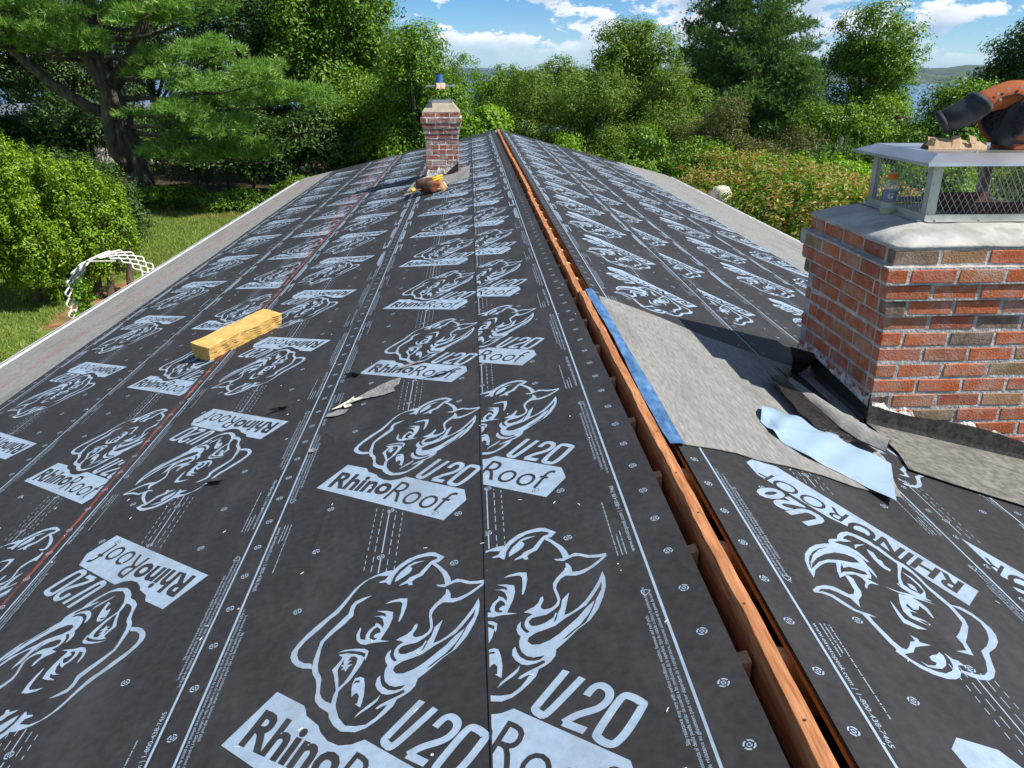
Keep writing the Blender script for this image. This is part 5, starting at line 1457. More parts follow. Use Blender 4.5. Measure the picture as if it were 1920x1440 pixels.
# ------------------------------------------------------------------ loose things on the left slope
# foam block: rough sawn, one broken long side
def roof_frame(x, y, h, rz, f=zl, slope=TL):
    nrm = Vector((-slope, 0, 1)).normalized() if f is zl else Vector((slope, 0, 1)).normalized()
    return Vector((x, y, f(x)+h))
fb = empty('foam_block', (-2.22, 5.14, zl(-2.22)+0.026))
tag(fb, 'long yellow foam block with a crumbling side lying on the left slope', 'foam block')
me = MB().box((-0.30, -0.085, 0.0), (0.30, 0.085, 0.105)).mesh('foam_body', MT['foam'])
bm = bmesh.new(); bm.from_mesh(me)
bmesh.ops.subdivide_edges(bm, edges=list(bm.edges), cuts=22, use_grid_fill=True)
rf = random.Random(6)
for v in bm.verts:
    x, y, z = v.co
    nz_ = 0.006*math.sin(x*31+z*17)+0.004*math.sin(x*71+z*53)+rf.uniform(-0.0035, 0.0035)
    if y < -0.06:
        v.co.y += nz_*0.55+0.02*(0.105-z)/0.105*0.6-0.018*(z/0.105)
        v.co.z += rf.uniform(-0.004, 0.004)
    v.co.z += (0.0025*math.sin(x*23+y*31) if z > 0.09 else 0)
    if z < 0.004 and y < -0.05: v.co.z += abs(rf.uniform(0, 0.003))
    if abs(x) > 0.28: v.co.x += rf.uniform(-0.003, 0.003)+0.10*(z-0.05)*(1 if x > 0 else -0.25)
bm.to_mesh(me); bm.free()
link('foam_body', me, fb, local=True)
fb.rotation_euler = (0, math.atan(TL)*-0.62, math.radians(53))

# tool belt by the far chimney
tb = empty('tool_belt', (-1.17, 10.62, zl(-1.17)+0.036))
tag(tb, 'tan leather tool belt with pouches and a yellow tool in front of the far chimney', 'tool belt')
def pouch(name, c, r, mat, seed, sq=0.7):
    me = bpy.data.meshes.new(name); bm = bmesh.new()
    bmesh.ops.create_uvsphere(bm, u_segments=22, v_segments=14, radius=1.0)
    rp = random.Random(seed)
    a, b_, d = rp.uniform(0, 6), rp.uniform(0, 6), rp.uniform(0, 6)
    for v in bm.verts:
        x, y, z = v.co
        s_ = 1+0.10*math.sin(3*x+a)+0.08*math.sin(5*y+b_)+0.07*math.sin(4*z+d)
        g = lambda q: math.copysign(abs(q)**sq, q)
        v.co = Vector((c[0]+r[0]*g(x)*s_, c[1]+r[1]*g(y)*s_, max(0.0, c[2]+r[2]*g(z)*s_)))
    bm.to_mesh(me); bm.free(); me.materials.append(mat)
    me.polygons.foreach_set('use_smooth', [True]*len(me.polygons))
    return link(name, me, tb, local=True)
pouch('pouch', (0.02, 0.02, 0.075), (0.15, 0.11, 0.085), MT['leather'], 1, 0.55)
pouch('pouch', (-0.075, -0.12, 0.08), (0.115, 0.10, 0.10), MT['leather_dark'], 2)
pouch('pouch', (0.06, -0.16, 0.07), (0.07, 0.06, 0.075), MT['leather_red'], 5)
pouch('pouch', (0.13, -0.12, 0.06), (0.07, 0.09, 0.065), MT['leather'], 3)
m = MB(); m.tube([(-0.20, -0.20, 0.02), (-0.19, -0.05, 0.09), (-0.14, 0.07, 0.13), (-0.02, 0.12, 0.165), (0.08, 0.11, 0.15), (0.16, 0.05, 0.09), (0.19, -0.05, 0.05)], 0.032, 8, flat=0.2)
m.build('belt_strap', MT['canvas'], tb, smooth=True, local=True)
m = MB(); m.tube([(-0.36, -0.30, 0.012), (-0.28, -0.26, 0.02), (-0.20, -0.22, 0.03), (-0.12, -0.2, 0.05)], 0.03, 8, flat=0.3)
m.build('strap_tail', MT['leather_dark'], tb, smooth=True, local=True)
MB().tube([(-0.24, -0.24, 0.03), (-0.20, -0.22, 0.05)], 0.028, 8).build('buckle', MT['yellow'], tb, local=True)
for dy in (0.0, 0.05):
    MB().tube([(0.02, -0.10-dy, 0.16-dy*0.5), (0.10, -0.04-dy, 0.19-dy*0.5), (0.15, -0.01-dy, 0.20-dy*0.5)], [0.014, 0.013, 0.011], 8).build('yellow_tool', MT['yellow'], tb, smooth=True, local=True)
m = MB(); m.tube([(0.06, -0.19, 0.045), (0.11, -0.21, 0.05), (0.16, -0.18, 0.055), (0.17, -0.12, 0.06)], 0.018, 8, flat=0.4)
m.build('pouch_rim', MT['canvas'], tb, smooth=True, local=True)

# torn scraps
def scrap(name, x, y, pts, mat, label, cat, h=0.0, curl=0.0, par=None, f=zl, hh=0.03, seed=0):
    rs = random.Random(seed)
    n = len(pts)
    cx = sum(p[0] for p in pts)/n; cy = sum(p[1] for p in pts)/n
    ring_o = [(px, py, (TL if f is zl else -TR)*px+curl*((px-cx)**2+(py-cy)**2)*30+rs.uniform(0, curl)) for px, py in pts]
    ring_i = [(cx+(px-cx)*0.5, cy+(py-cy)*0.5, (TL if f is zl else -TR)*(cx+(px-cx)*0.5)+rs.uniform(0, 0.3*curl)) for px, py in pts]
    vs = ring_o+ring_i+[(cx, cy, (TL if f is zl else -TR)*cx)]
    fs = [(i, (i+1) % n, n+(i+1) % n, n+i) for i in range(n)]+[(n+i, n+(i+1) % n, 2*n) for i in range(n)]
    k = len(vs)
    vs2 = vs+[(a, b, c-0.0015) for a, b, c in vs]
    fs2 = fs+[tuple(reversed([i+k for i in q])) for q in fs]+[((i+1) % n, i, i+k, (i+1) % n+k) for i in range(n)]
    o = MB().add(vs2, fs2).build(name, mat, None, loc=(x, y, f(x)+hh))
    tag(o, label, cat)
    return o
scrap('membrane_scrap', -1.125, 3.52, [(-0.13, -0.09), (-0.05, -0.06), (0.05, -0.065), (0.105, -0.045), (0.09, 0.0), (0.115, 0.035), (0.12, 0.10), (0.08, 0.115), (0.03, 0.085), (-0.03, 0.03), (-0.08, -0.03)],
      MT['scrap_grey'], 'torn grey membrane scrap pointing right on the second course', 'scrap', curl=0.006, hh=0.0285)
scrap('paper_scrap', -1.235, 3.46, [(-0.075, -0.065), (-0.03, -0.03), (-0.012, -0.07), (0.018, -0.05), (0.0, -0.012), (0.06, 0.012), (0.02, 0.018), (0.012, 0.06), (-0.005, 0.02), (-0.05, -0.03)],
      MT['scrap_pale'], 'twisted cream paper scrap beside the torn grey membrane', 'scrap', curl=0.012, hh=0.031)
scrap('membrane_scrap', -1.285, 3.36, [(-0.05, -0.02), (0.0, -0.035), (0.045, -0.025), (0.055, 0.02), (0.01, 0.035), (-0.035, 0.02)],
      MT['scrap_grey'], 'small round grey scrap at the left end of the cream paper', 'scrap', curl=0.006, hh=0.029)
scrap('felt_scrap', -1.27, 3.85, [(-0.05, -0.02), (0.0, -0.012), (0.03, -0.04), (0.05, 0.02), (0.0, 0.03), (-0.02, 0.02)], MT['felt'], 'small curled black scrap above the cream paper', 'scrap', curl=0.03, hh=0.029)
scrap('felt_scrap', -1.60, 3.60, [(-0.05, -0.03), (0.0, -0.01), (0.05, -0.02), (0.02, 0.02), (0.035, 0.05), (-0.01, 0.02)], MT['felt'], 'curled black scrap on the third course nearer the foam block', 'scrap', curl=0.03, hh=0.026)
scrap('felt_scrap', -1.715, 2.92, [(-0.04, -0.012), (0.03, -0.028), (0.04, -0.018), (-0.012, -0.002), (0.035, 0.022), (0.025, 0.03), (-0.03, 0.004)], MT['felt'], 'v shaped black scrap by the ear of an upside down rhino print', 'scrap', curl=0.02, hh=0.026)
scrap('membrane_scrap', -0.985, 3.80, [(-0.06, -0.03), (-0.01, -0.02), (0.05, 0.01), (0.06, 0.035), (0.0, 0.02), (-0.05, 0.0)], MT['scrap_grey'], 'brownish grey smear scrap across the letters of the banner beyond', 'scrap', curl=0.004, hh=0.0285)
scrap('membrane_scrap', -0.80, 3.55, [(-0.09, -0.03), (0.0, -0.008), (0.09, 0.03), (0.02, 0.012)], MT['felt'], 'thin black sliver of felt on the second course near the lap', 'scrap', curl=0.012, hh=0.0285)
scrap('membrane_scrap', -1.325, 3.0, [(-0.012, -0.02), (0.008, -0.022), (0.016, 0.0), (0.0, 0.02), (-0.014, 0.012)], MT['scrap_grey'], 'tiny grey flake left of the second rhino print', 'scrap', curl=0.006, hh=0.029)
# plaster flecks and staples scattered over the sheets
r_ = np.random.default_rng(3)
nf_ = 300
X = np.where(r_.random(nf_) < 0.75, -r_.uniform(0.1, 3.7, nf_), r_.uniform(0.1, 2.6, nf_)); Yv = r_.uniform(0.9, 1, nf_)*0+0.9+r_.random(nf_)**1.6*11
hz = np.interp(X, [-3.9, -3.0, -2.99, -2.31, -2.30, -1.42, -1.415, -0.64, -0.62, 0, 0.01, 0.94, 0.96, 1.6, 1.63, 3], [0.0065, 0.0065, 0.0095, 0.0095, 0.0125, 0.0125, 0.0155, 0.0155, 0.0185, 0.0185, 0.0155, 0.0155, 0.0125, 0.0125, 0.0095, 0.0065])-ZO
Zv = np.where(X < 0, TL*X, -TR*X)+hz+0.0014
m = MB()
for x, y, z in zip(X, Yv, Zv):
    a = r_.uniform(0, 6.28)
    if r_.random() < 0.45:
        l_, w2 = 0.006, 0.0008
    else:
        l_ = r_.uniform(0.0012, 0.003); w2 = l_*r_.uniform(0.6, 1)
    ux, uy = math.cos(a), math.sin(a); s_ = TL if x < 0 else -TR
    q = []
    for dz in (0, 0.0016):
        for (p, o_) in ((-1, -1), (1, -1), (1, 1), (-1, 1)):
            dx = ux*l_*p-uy*w2*o_; dy = uy*l_*p+ux*w2*o_
            q.append((x+dx, y+dy, z+s_*dx+dz))
    m.hexa(q)
fk = m.build('plaster_flecks', MT['flat_white'], fix=False)
tag(fk, 'pale flecks and staples scattered over the black underlayment', 'debris', kind='stuff')

# ------------------------------------------------------------------ vegetation
LEAF = {
 'broad': mat_leaf('leaf_mid_green', [(0.0, (0.047, 0.112, 0.009)), (0.4, (0.103, 0.224, 0.016)), (0.75, (0.168, 0.319, 0.025)), (1.0, (0.280, 0.414, 0.056))]),
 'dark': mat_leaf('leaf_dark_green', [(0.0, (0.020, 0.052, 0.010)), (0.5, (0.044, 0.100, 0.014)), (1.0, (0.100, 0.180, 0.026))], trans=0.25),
 'olive': mat_leaf('leaf_olive', [(0.0, (0.054, 0.118, 0.013)), (0.5, (0.121, 0.230, 0.022)), (0.85, (0.196, 0.308, 0.039)), (1.0, (0.336, 0.403, 0.101))]),
 'bright': mat_leaf('leaf_bright_green', [(0.0, (0.081, 0.196, 0.011)), (0.5, (0.172, 0.345, 0.021)), (1.0, (0.299, 0.483, 0.046))], trans=0.4),
 'cedar': mat_leaf('cedar_scale', [(0.0, (0.081, 0.167, 0.009)), (0.5, (0.184, 0.333, 0.016)), (0.9, (0.287, 0.448, 0.028)), (1.0, (0.391, 0.529, 0.063))], trans=0.3),
 'pine': mat_leaf('pine_needles', [(0.0, (0.069, 0.169, 0.033)), (0.5, (0.163, 0.325, 0.055)), (1.0, (0.300, 0.475, 0.094))], trans=0.35),
 'spruce': mat_leaf('spruce_needles', [(0.0, (0.040, 0.103, 0.029)), (0.5, (0.090, 0.190, 0.043)), (1.0, (0.179, 0.302, 0.065))], trans=0.3),
 'red': mat_leaf('red_new_leaf', [(0.0, (0.150, 0.210, 0.025)), (0.35, (0.300, 0.280, 0.050)), (0.55, (0.460, 0.240, 0.080)), (0.75, (0.500, 0.350, 0.120)), (1.0, (0.300, 0.370, 0.080))], trans=0.35),
 'brown': mat_leaf('brown_green_leaf', [(0.0, (0.050, 0.070, 0.014)), (0.5, (0.110, 0.135, 0.026)), (1.0, (0.200, 0.180, 0.055))], trans=0.25),
 'purple': mat_leaf('purple_leaf', [(0.0, (0.035, 0.010, 0.018)), (0.5, (0.070, 0.020, 0.030)), (1.0, (0.120, 0.040, 0.050))], trans=0.3),
}
UPV = np.array([0, 0, 1.0])

def nrmz(a): return a/(np.linalg.norm(a, axis=-1, keepdims=True)+1e-9)

def leaf_geom(p, nrm, ln, wd, r):
    n = len(p)
    t = nrmz(np.cross(nrm, r.normal(size=(n, 3))))
    b = np.cross(nrm, t)
    L_ = (ln*r.uniform(0.7, 1.25, n))[:, None]; W_ = (wd*r.uniform(0.75, 1.2, n))[:, None]
    v = np.empty((n, 4, 3))
    v[:, 0] = p-t*L_*0.5; v[:, 2] = p+t*L_*0.5-nrm*L_*0.10
    v[:, 1] = p+b*W_*0.5+nrm*W_*0.22+t*L_*0.05; v[:, 3] = p-b*W_*0.5+nrm*W_*0.22+t*L_*0.05
    i = np.arange(n)[:, None]*4
    f = np.concatenate([i+np.array([[0, 1, 2]]), i+np.array([[0, 2, 3]])], 0)
    return v.reshape(-1, 3), f

def clumps_on(blobs, n, r, shell=(0.72, 1.06), low=-0.5):
    """clump centres on the lumpy outsides of a set of ellipsoids; returns centres and outward directions"""
    w_ = np.array([b[1][0]*b[1][2] for b in blobs]); w_ = w_/w_.sum()
    which = r.choice(len(blobs), n, p=w_)
    d = nrmz(r.normal(size=(n, 3)))
    d[:, 2] = np.where(d[:, 2] < low, -d[:, 2]*0.6, d[:, 2]); d = nrmz(d)
    c = np.array([b[0] for b in blobs])[which]; rad = np.array([b[1] for b in blobs])[which]
    q = r.uniform(shell[0], shell[1], n)[:, None]
    lump = 1+0.14*np.sin(d[:, :1]*7+which[:, None])*np.sin(d[:, 1:2]*6+which[:, None]*2)+0.08*np.sin(d[:, 2:3]*11+which[:, None])
    return c+d*rad*q*lump, nrmz(d/rad)

def foliage(name, blobs, nclump, per, cr, ln, wd, mat, seed, par, low=-0.5, shell=(0.72, 1.06), flat=0.75, upw=0.45, label=None):
    r = np.random.default_rng(seed)
    cc_, dd = clumps_on(blobs, nclump, r, shell, low)
    size = r.uniform(0.5, 1.5, nclump)*cr
    k = per
    off = nrmz(r.normal(size=(nclump, k, 3)))*(r.random((nclump, k, 1))**0.45)*np.array([1, 1, flat])
    p = (cc_[:, None, :]+off*size[:, None, None]).reshape(-1, 3)
    nr = nrmz(off.reshape(-1, 3)*0.8+np.repeat(dd, k, 0)*0.5+UPV*upw+r.normal(size=(nclump*k, 3))*0.45)
    v, f = leaf_geom(p, nr, ln, wd, r)
    o = link(name, np_mesh(name, v, f, mat), par)
    if label: o['label'] = label
    return o

def needles(name, cen, dirs, per, ln, wd, mat, seed, par):
    """tufts of long needles: cen (n,3) tuft centres, dirs (n,3) shoot directions"""
    r = np.random.default_rng(seed)
    n = len(cen)
    d = nrmz(dirs[:, None, :]*0.8+r.normal(size=(n, per, 3))*0.62+np.array([0, 0, 0.12])).reshape(-1, 3)
    c = np.repeat(cen, per, 0)+r.normal(size=(n*per, 3))*0.03
    L_ = (ln*r.uniform(0.7, 1.2, len(d)))[:, None]
    s = nrmz(np.cross(d, r.normal(size=d.shape)))*wd*0.5
    v = np.empty((len(d), 3, 3))
    v[:, 0] = c-s; v[:, 1] = c+s; v[:, 2] = c+d*L_
    o = link(name, np_mesh(name, v.reshape(-1, 3), np.arange(3*len(d)).reshape(-1, 3), mat), par)
    return o

def trunk_mesh(name, paths, mat, par, n=9):
    m = MB()
    for pts, rad in paths:
        m.tube(pts, rad, n)
    return m.build(name, mat, par, smooth=True)

def limb_path(a, b, seed, sag=0.0, k=6, wob=0.06):
    rl = random.Random(seed); a = Vector(a); b = Vector(b); L_ = (b-a).length
    out_ = []
    for i in range(k+1):
        t = i/k
        p = a.lerp(b, t); p.z += sag*math.sin(t*math.pi)
        if 0 < i < k: p += Vector((rl.uniform(-1, 1), rl.uniform(-1, 1), rl.uniform(-1, 1)))*wob*L_*0.25
        out_.append(tuple(p))
    return out_

def broad_tree(name, label, cat, x, y, z0, blobs, nclump, per, cr, ln, wd, mat, seed, group=None, trunk_r=0.18, low=-0.5, bark='bark', shell=(0.72, 1.06), flat=0.75):
    par = empty(name, (x, y, z0)); tag(par, label, cat, group)
    cz = np.mean([b[0][2] for b in blobs]); paths = []
    top = (x, y, max(b[0][2] for b in blobs))
    paths.append((limb_path((x, y, z0-0.1), top, seed, wob=0.05, k=8), [trunk_r*(1-0.09*i) for i in range(9)]))
    for i, b in enumerate(blobs[:14]):
        s = (x, y, z0+(b[0][2]-z0)*0.45)
        paths.append((limb_path(s, b[0], seed*31+i, sag=-0.15), [trunk_r*0.5*(1-0.13*k) for k in range(7)]))
    trunk_mesh('trunk', paths, MT[bark], par, 7)
    foliage('crown', blobs, nclump, per, cr, ln, wd, mat, seed, par, low, shell, flat)
    return par

def rand_blobs(c, r3, n, br, seed, low=-0.6):
    """sub-crowns filling an ellipsoid c, r3"""
    r = np.random.default_rng(seed); out_ = []
    for i in range(n):
        d = nrmz(r.normal(size=3)); d[2] = d[2] if d[2] > low else -d[2]
        q = r.uniform(0.35, 0.85)
        s = br*r.uniform(0.7, 1.25)
        out_.append(((c[0]+d[0]*r3[0]*q, c[1]+d[1]*r3[1]*q, c[2]+d[2]*r3[2]*q), (s, s, s*0.8)))
    return out_

# --- left: big white pine with low sunlit boughs
pn = empty('white_pine', (-13.9, 33.0, GZ))
tag(pn, 'tall many stemmed pine at the far left with low sunlit boughs reaching right', 'tree')
P_ = lambda *a: tuple(a)
paths = [([(-13.75, 33.0, GZ-0.2), (-13.8, 33, -2.8), (-13.95, 33, -1.9), (-14.35, 33.2, 0.2), (-14.9, 33.4, 3.0), (-15.3, 33.6, 6.5), (-15.4, 33.8, 12.0)], [0.62, 0.5, 0.46, 0.42, 0.36, 0.3, 0.12]),
         ([(-14.0, 32.6, -2.3), (-14.35, 32.2, -1.6), (-14.3, 32.1, -0.4), (-14.2, 32.1, 0.6), (-14.6, 32.0, 1.7), (-15.3, 31.9, 3.2), (-15.9, 31.8, 5.5)], [0.2, 0.21, 0.22, 0.21, 0.19, 0.16, 0.1]),
         ([(-14.2, 32.1, 0.6), (-14.35, 32.2, 2.0), (-14.2, 32.3, 3.8), (-14.2, 32.4, 6.0)], [0.17, 0.15, 0.13, 0.09]),
         ([(-14.2, 32.8, -0.3), (-15.0, 32.3, 0.0), (-15.9, 31.8, 0.8), (-16.6, 31.4, 1.7), (-17.5, 31.2, 2.7)], [0.25, 0.22, 0.2, 0.17, 0.12]),
         ([(-14.3, 33.1, 0.8), (-13.4, 33.1, 1.8), (-12.4, 33.0, 3.6), (-11.6, 33, 6)], [0.3, 0.27, 0.23, 0.15])]
boughs = [((-13.9, 33, -0.9), (-8.4, 29.5, -0.75), 1.3), ((-13.9, 33, -0.2), (-6.0, 30.0, 0.35), 1.7), ((-13.9, 33, 0.3), (-7.2, 29.2, 1.05), 1.6), ((-13.9, 33, -1.6), (-10.2, 30.0, -1.75), 1.1),
          ((-14, 33, 1.0), (-9.2, 30.5, 1.9), 1.5), ((-14, 33, -0.6), (-10.5, 29.5, -0.2), 1.2), ((-14, 33, -1.2), (-8.0, 31.0, -1.9), 1.3), ((-14, 33, 2.4), (-9.0, 31.5, 3.6), 1.7),
          ((-14.3, 33, 1.6), (-18.5, 30, 2.6), 1.7), ((-14.3, 33, 2.2), (-17.0, 29, 3.4), 1.7), ((-14.5, 33, 3.0), (-20.0, 31, 4.0), 2.0), ((-14.5, 33, 3.2), (-13.0, 28.6, 3.9), 1.9),
          ((-14.5, 33, 2.8), (-11.0, 29.0, 3.0), 1.8), ((-14.8, 33, 4.4), (-16.5, 28.5, 5.4), 2.1), ((-14.8, 33, 4.4), (-20.5, 30, 6.0), 2.2), ((-14.8, 33, 4.6), (-10.0, 30, 5.6), 2.1), ((-15, 33, 6.0), (-14.0, 28, 7.4), 2.2),
          ((-15, 33, 6.4), (-9.5, 31, 7.6), 2.1), ((-15, 33, 6.6), (-20.0, 32, 8.0), 2.2), ((-15.2, 33.5, 8.5), (-11.0, 32, 10.0), 1.9), ((-15.2, 33.5, 8.5), (-18.0, 30, 10.0), 1.9), ((-14, 33.0, 1.8), (-15.2, 28.6, 2.4), 1.6), ((-14.4, 33, 2.0), (-19.5, 33.5, 2.4), 1.7), ((-14.4, 33, 2.0), (-22, 32, 3.3), 1.7)]
rp_ = np.random.default_rng(21)
tc_, td_ = [], []
for i, (a, b_, wd) in enumerate(boughs):
    paths.append((limb_path(a, b_, i+50, sag=-0.25), [0.10*(1-0.14*k) for k in range(7)]))
    a = np.array(a); b2 = np.array(b_); d = b2-a; L_ = np.linalg.norm(d); d = d/L_
    s = nrmz(np.cross(d, UPV))
    nsp = int(120*L_*wd/8)
    # fans of shoots in overlapping pads
    npad = int(6+L_*2.3)
    for q in range(npad):
        t = rp_.uniform(0.35, 1.0)**0.8; lat = rp_.uniform(-1, 1)*wd*(0.35+0.75*(1-abs(2*t-1.2)))
        pc = a+d*L_*t+s*lat+UPV*(0.16*rp_.normal()+0.22*t)
        k = int(nsp*2.6/npad)+30
        o_ = nrmz(rp_.normal(size=(k, 3))); o_[:, 2] = np.abs(o_[:, 2])-0.15; o_ = o_*np.array([0.58, 0.58, 0.26])*rp_.uniform(0.6, 1.25)*rp_.uniform(0.75, 1.1, (k, 1))
        tc_.append(pc+o_); td_.append(nrmz(o_*np.array([1.6, 1.6, 2.2])+d*0.15+UPV*0.25))
trunk_mesh('trunk', paths, MT['bark'], pn, 10)
tc_ = np.concatenate(tc_); td_ = np.concatenate(td_)
needles('crown', tc_, td_, 8, 0.25, 0.034, LEAF['pine'], 5, pn)

# --- arborvitae clump in front of it
av = empty('arborvitae', (-9.1, 17.9, GZ))
tag(av, 'bushy sunlit arborvitae at the left, right behind the white trellis arch', 'shrub')
bl_ = []
for (x, y, zt_, rx) in [(-0.645+(x+0.645)*1.15-0.30, y*1.15, 1.15-(1.15-z)*1.15-0.30, q*0.86) for (x, y, z, q) in [(-9.3, 15.0, 0.15, 0.75), (-8.6, 15.1, 0.02, 0.62), (-8.05, 15.5, -0.45, 0.55), (-7.72, 15.9, -0.28, 0.5), (-7.45, 16.2, -0.75, 0.5), (-8.4, 15.9, -0.35, 0.6), (-9.0, 16.0, -0.1, 0.8), (-10.2, 15.4, 0.1, 0.8)]]:
    hgt = zt_-GZ
    for k in range(5 if x < -9.0 else 4):
        t = k/4
        bl_.append(((x+0.10*math.sin(k*2.1+x), y-0.12*k*0.3, zt_-0.35-t*(hgt-1.3)), (rx*(0.55+0.5*math.sin(0.5+t*1.7)), rx*(0.6+0.5*math.sin(0.5+t*1.7)), 0.55)))
rpl = np.random.default_rng(12)
pc_, pd_ = clumps_on(bl_, 210, rpl, (0.72, 1.0), -0.8)
bl_ = [(tuple(c), (q*0.8, q*0.8, q*2.0)) for c, q in zip(pc_, rpl.uniform(0.13, 0.27, len(pc_)))]+[(c, (q[0]*0.7, q[1]*0.7, q[2]*0.8)) for c, q in bl_]
foliage('crown', bl_, 1900, 62, 0.13, 0.085, 0.036, LEAF['cedar'], 31, av, low=-0.9, shell=(0.7, 1.1), flat=1.9, upw=0.35)
trunk_mesh('trunk', [(limb_path((x, y, GZ-0.1), (x+0.1, y+0.5, -2.2), i, k=6), [0.10, 0.09, 0.08, 0.07, 0.06, 0.05, 0.03]) for i, (x, y) in enumerate([(-9.4, 18.3), (-9.05, 18.2), (-8.75, 18.5), (-9.9, 18.0), (-10.6, 18.0)])], MT['bark_brown'], av)
dk = empty('dark_cedar', (-10.6, 21.5, GZ)); tag(dk, 'rounded dark evergreen shrub between the arborvitae and the pine trunk', 'shrub')
foliage('crown', rand_blobs((-10.6, 21.5, -2.1), (1.7, 1.3, 1.7), 16, 0.75, 3), 1500, 22, 0.24, 0.10, 0.05, LEAF['dark'], 33, dk, low=-0.9)
trunk_mesh('trunk', [(limb_path((-10.6, 21.5, GZ-0.1), (-10.6, 21.5, -1.5), 3), [0.12, 0.11, 0.1, 0.09, 0.08, 0.06, 0.04])], MT['bark'], dk)
# low plants under the pine
for i, (x, y, w2, h2, lab) in enumerate([(-12.2, 31.2, 1.3, 0.75, 'leafy ground shrub right of the pine trunk foot'), (-9.6, 31.0, 1.2, 0.6, 'low leafy shrub at the shaded edge of the lawn'), (-7.0, 31.8, 1.6, 0.9, 'shaded low shrub beyond the lawn near the far eave corner'), (-14.6, 30.5, 1.2, 0.9, 'leafy shrub left of the pine trunk foot')]):
    pr = empty('low_shrub', (x, y, GZ)); tag(pr, lab, 'shrub', 'low shrubs under the pine')
    foliage('crown', rand_blobs((x, y, GZ+h2*0.5), (w2, w2*0.7, h2*0.6), 9, 0.5, 70+i), 420, 18, 0.2, 0.12, 0.06, LEAF['broad'], 71+i, pr, low=-0.2)
    trunk_mesh('stem', [(limb_path((x, y, GZ-0.05), (x+0.2, y, GZ+h2*0.7), i), [0.03, 0.028, 0.025, 0.02, 0.018, 0.015, 0.01])], MT['bark_brown'], pr)

# --- woodland behind the left side
GL = 'broadleaf trees behind the left side of the roof'
specs = [
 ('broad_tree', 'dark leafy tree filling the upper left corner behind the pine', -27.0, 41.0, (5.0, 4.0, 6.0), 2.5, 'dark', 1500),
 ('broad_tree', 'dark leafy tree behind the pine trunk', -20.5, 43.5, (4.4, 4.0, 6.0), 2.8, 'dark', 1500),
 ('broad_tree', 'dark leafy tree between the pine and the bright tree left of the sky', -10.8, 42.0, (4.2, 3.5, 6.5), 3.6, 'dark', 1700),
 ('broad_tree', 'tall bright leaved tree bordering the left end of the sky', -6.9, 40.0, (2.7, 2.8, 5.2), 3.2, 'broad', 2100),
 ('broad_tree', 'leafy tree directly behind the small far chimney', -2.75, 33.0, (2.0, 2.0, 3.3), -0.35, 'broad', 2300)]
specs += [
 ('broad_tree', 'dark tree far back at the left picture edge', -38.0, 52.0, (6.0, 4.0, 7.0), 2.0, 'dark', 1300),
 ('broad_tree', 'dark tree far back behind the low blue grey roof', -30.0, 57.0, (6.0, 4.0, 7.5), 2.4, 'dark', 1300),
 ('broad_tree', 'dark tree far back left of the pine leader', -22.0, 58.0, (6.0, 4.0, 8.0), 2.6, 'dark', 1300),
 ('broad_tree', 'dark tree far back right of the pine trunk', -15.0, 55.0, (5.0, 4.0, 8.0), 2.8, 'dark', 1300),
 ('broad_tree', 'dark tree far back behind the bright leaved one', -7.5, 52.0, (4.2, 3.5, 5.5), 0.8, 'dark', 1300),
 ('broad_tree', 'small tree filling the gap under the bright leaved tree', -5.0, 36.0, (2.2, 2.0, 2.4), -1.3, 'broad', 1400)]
for i, (nm, lab, x, y, r3, cz, mt_, nc) in enumerate(specs):
    bb = rand_blobs((x, y, cz), r3, 26, min(r3)*0.42, 100+i, low=-0.9)
    broad_tree(nm, lab, 'tree', x, y, GZ, bb, nc//2, 46, 0.46 if i in (4, 10) else 0.62, 0.14 if i in (4, 10) else 0.18, 0.062 if i in (4, 10) else 0.095, LEAF[mt_], 200+i, GL, 0.28, low=-0.95)
# dense understorey closing the view below the crowns
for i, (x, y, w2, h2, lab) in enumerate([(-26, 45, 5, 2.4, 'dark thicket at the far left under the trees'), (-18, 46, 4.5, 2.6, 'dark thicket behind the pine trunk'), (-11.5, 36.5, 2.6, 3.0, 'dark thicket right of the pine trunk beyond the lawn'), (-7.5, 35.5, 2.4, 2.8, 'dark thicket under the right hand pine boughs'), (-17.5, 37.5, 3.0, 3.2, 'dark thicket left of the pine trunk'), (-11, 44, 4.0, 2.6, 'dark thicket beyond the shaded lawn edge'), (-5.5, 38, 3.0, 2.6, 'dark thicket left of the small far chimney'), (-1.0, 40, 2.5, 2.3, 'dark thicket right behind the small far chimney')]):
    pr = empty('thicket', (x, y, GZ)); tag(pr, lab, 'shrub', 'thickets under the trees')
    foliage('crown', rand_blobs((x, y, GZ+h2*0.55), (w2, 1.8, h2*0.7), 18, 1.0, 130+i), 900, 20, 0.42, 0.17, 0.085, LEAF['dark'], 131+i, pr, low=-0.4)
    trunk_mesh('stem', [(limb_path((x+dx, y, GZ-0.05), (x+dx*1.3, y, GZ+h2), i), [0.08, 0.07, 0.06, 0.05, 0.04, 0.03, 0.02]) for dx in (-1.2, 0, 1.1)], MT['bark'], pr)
vt = empty('bright_vine_shrub', (-0.35, 27.0, GZ)); tag(vt, 'bright green leafy shrub just right of the small far chimney', 'shrub')
foliage('crown', rand_blobs((-0.35, 27.0, -1.1), (0.75, 0.8, 1.55), 14, 0.45, 44), 900, 18, 0.22, 0.12, 0.085, LEAF['bright'], 45, vt, low=-0.9)
trunk_mesh('stem', [(limb_path((-0.35, 27, GZ-0.1), (-0.35, 27, -0.2), 3), [0.06, 0.055, 0.05, 0.045, 0.04, 0.03, 0.02])], MT['bark_brown'], vt)

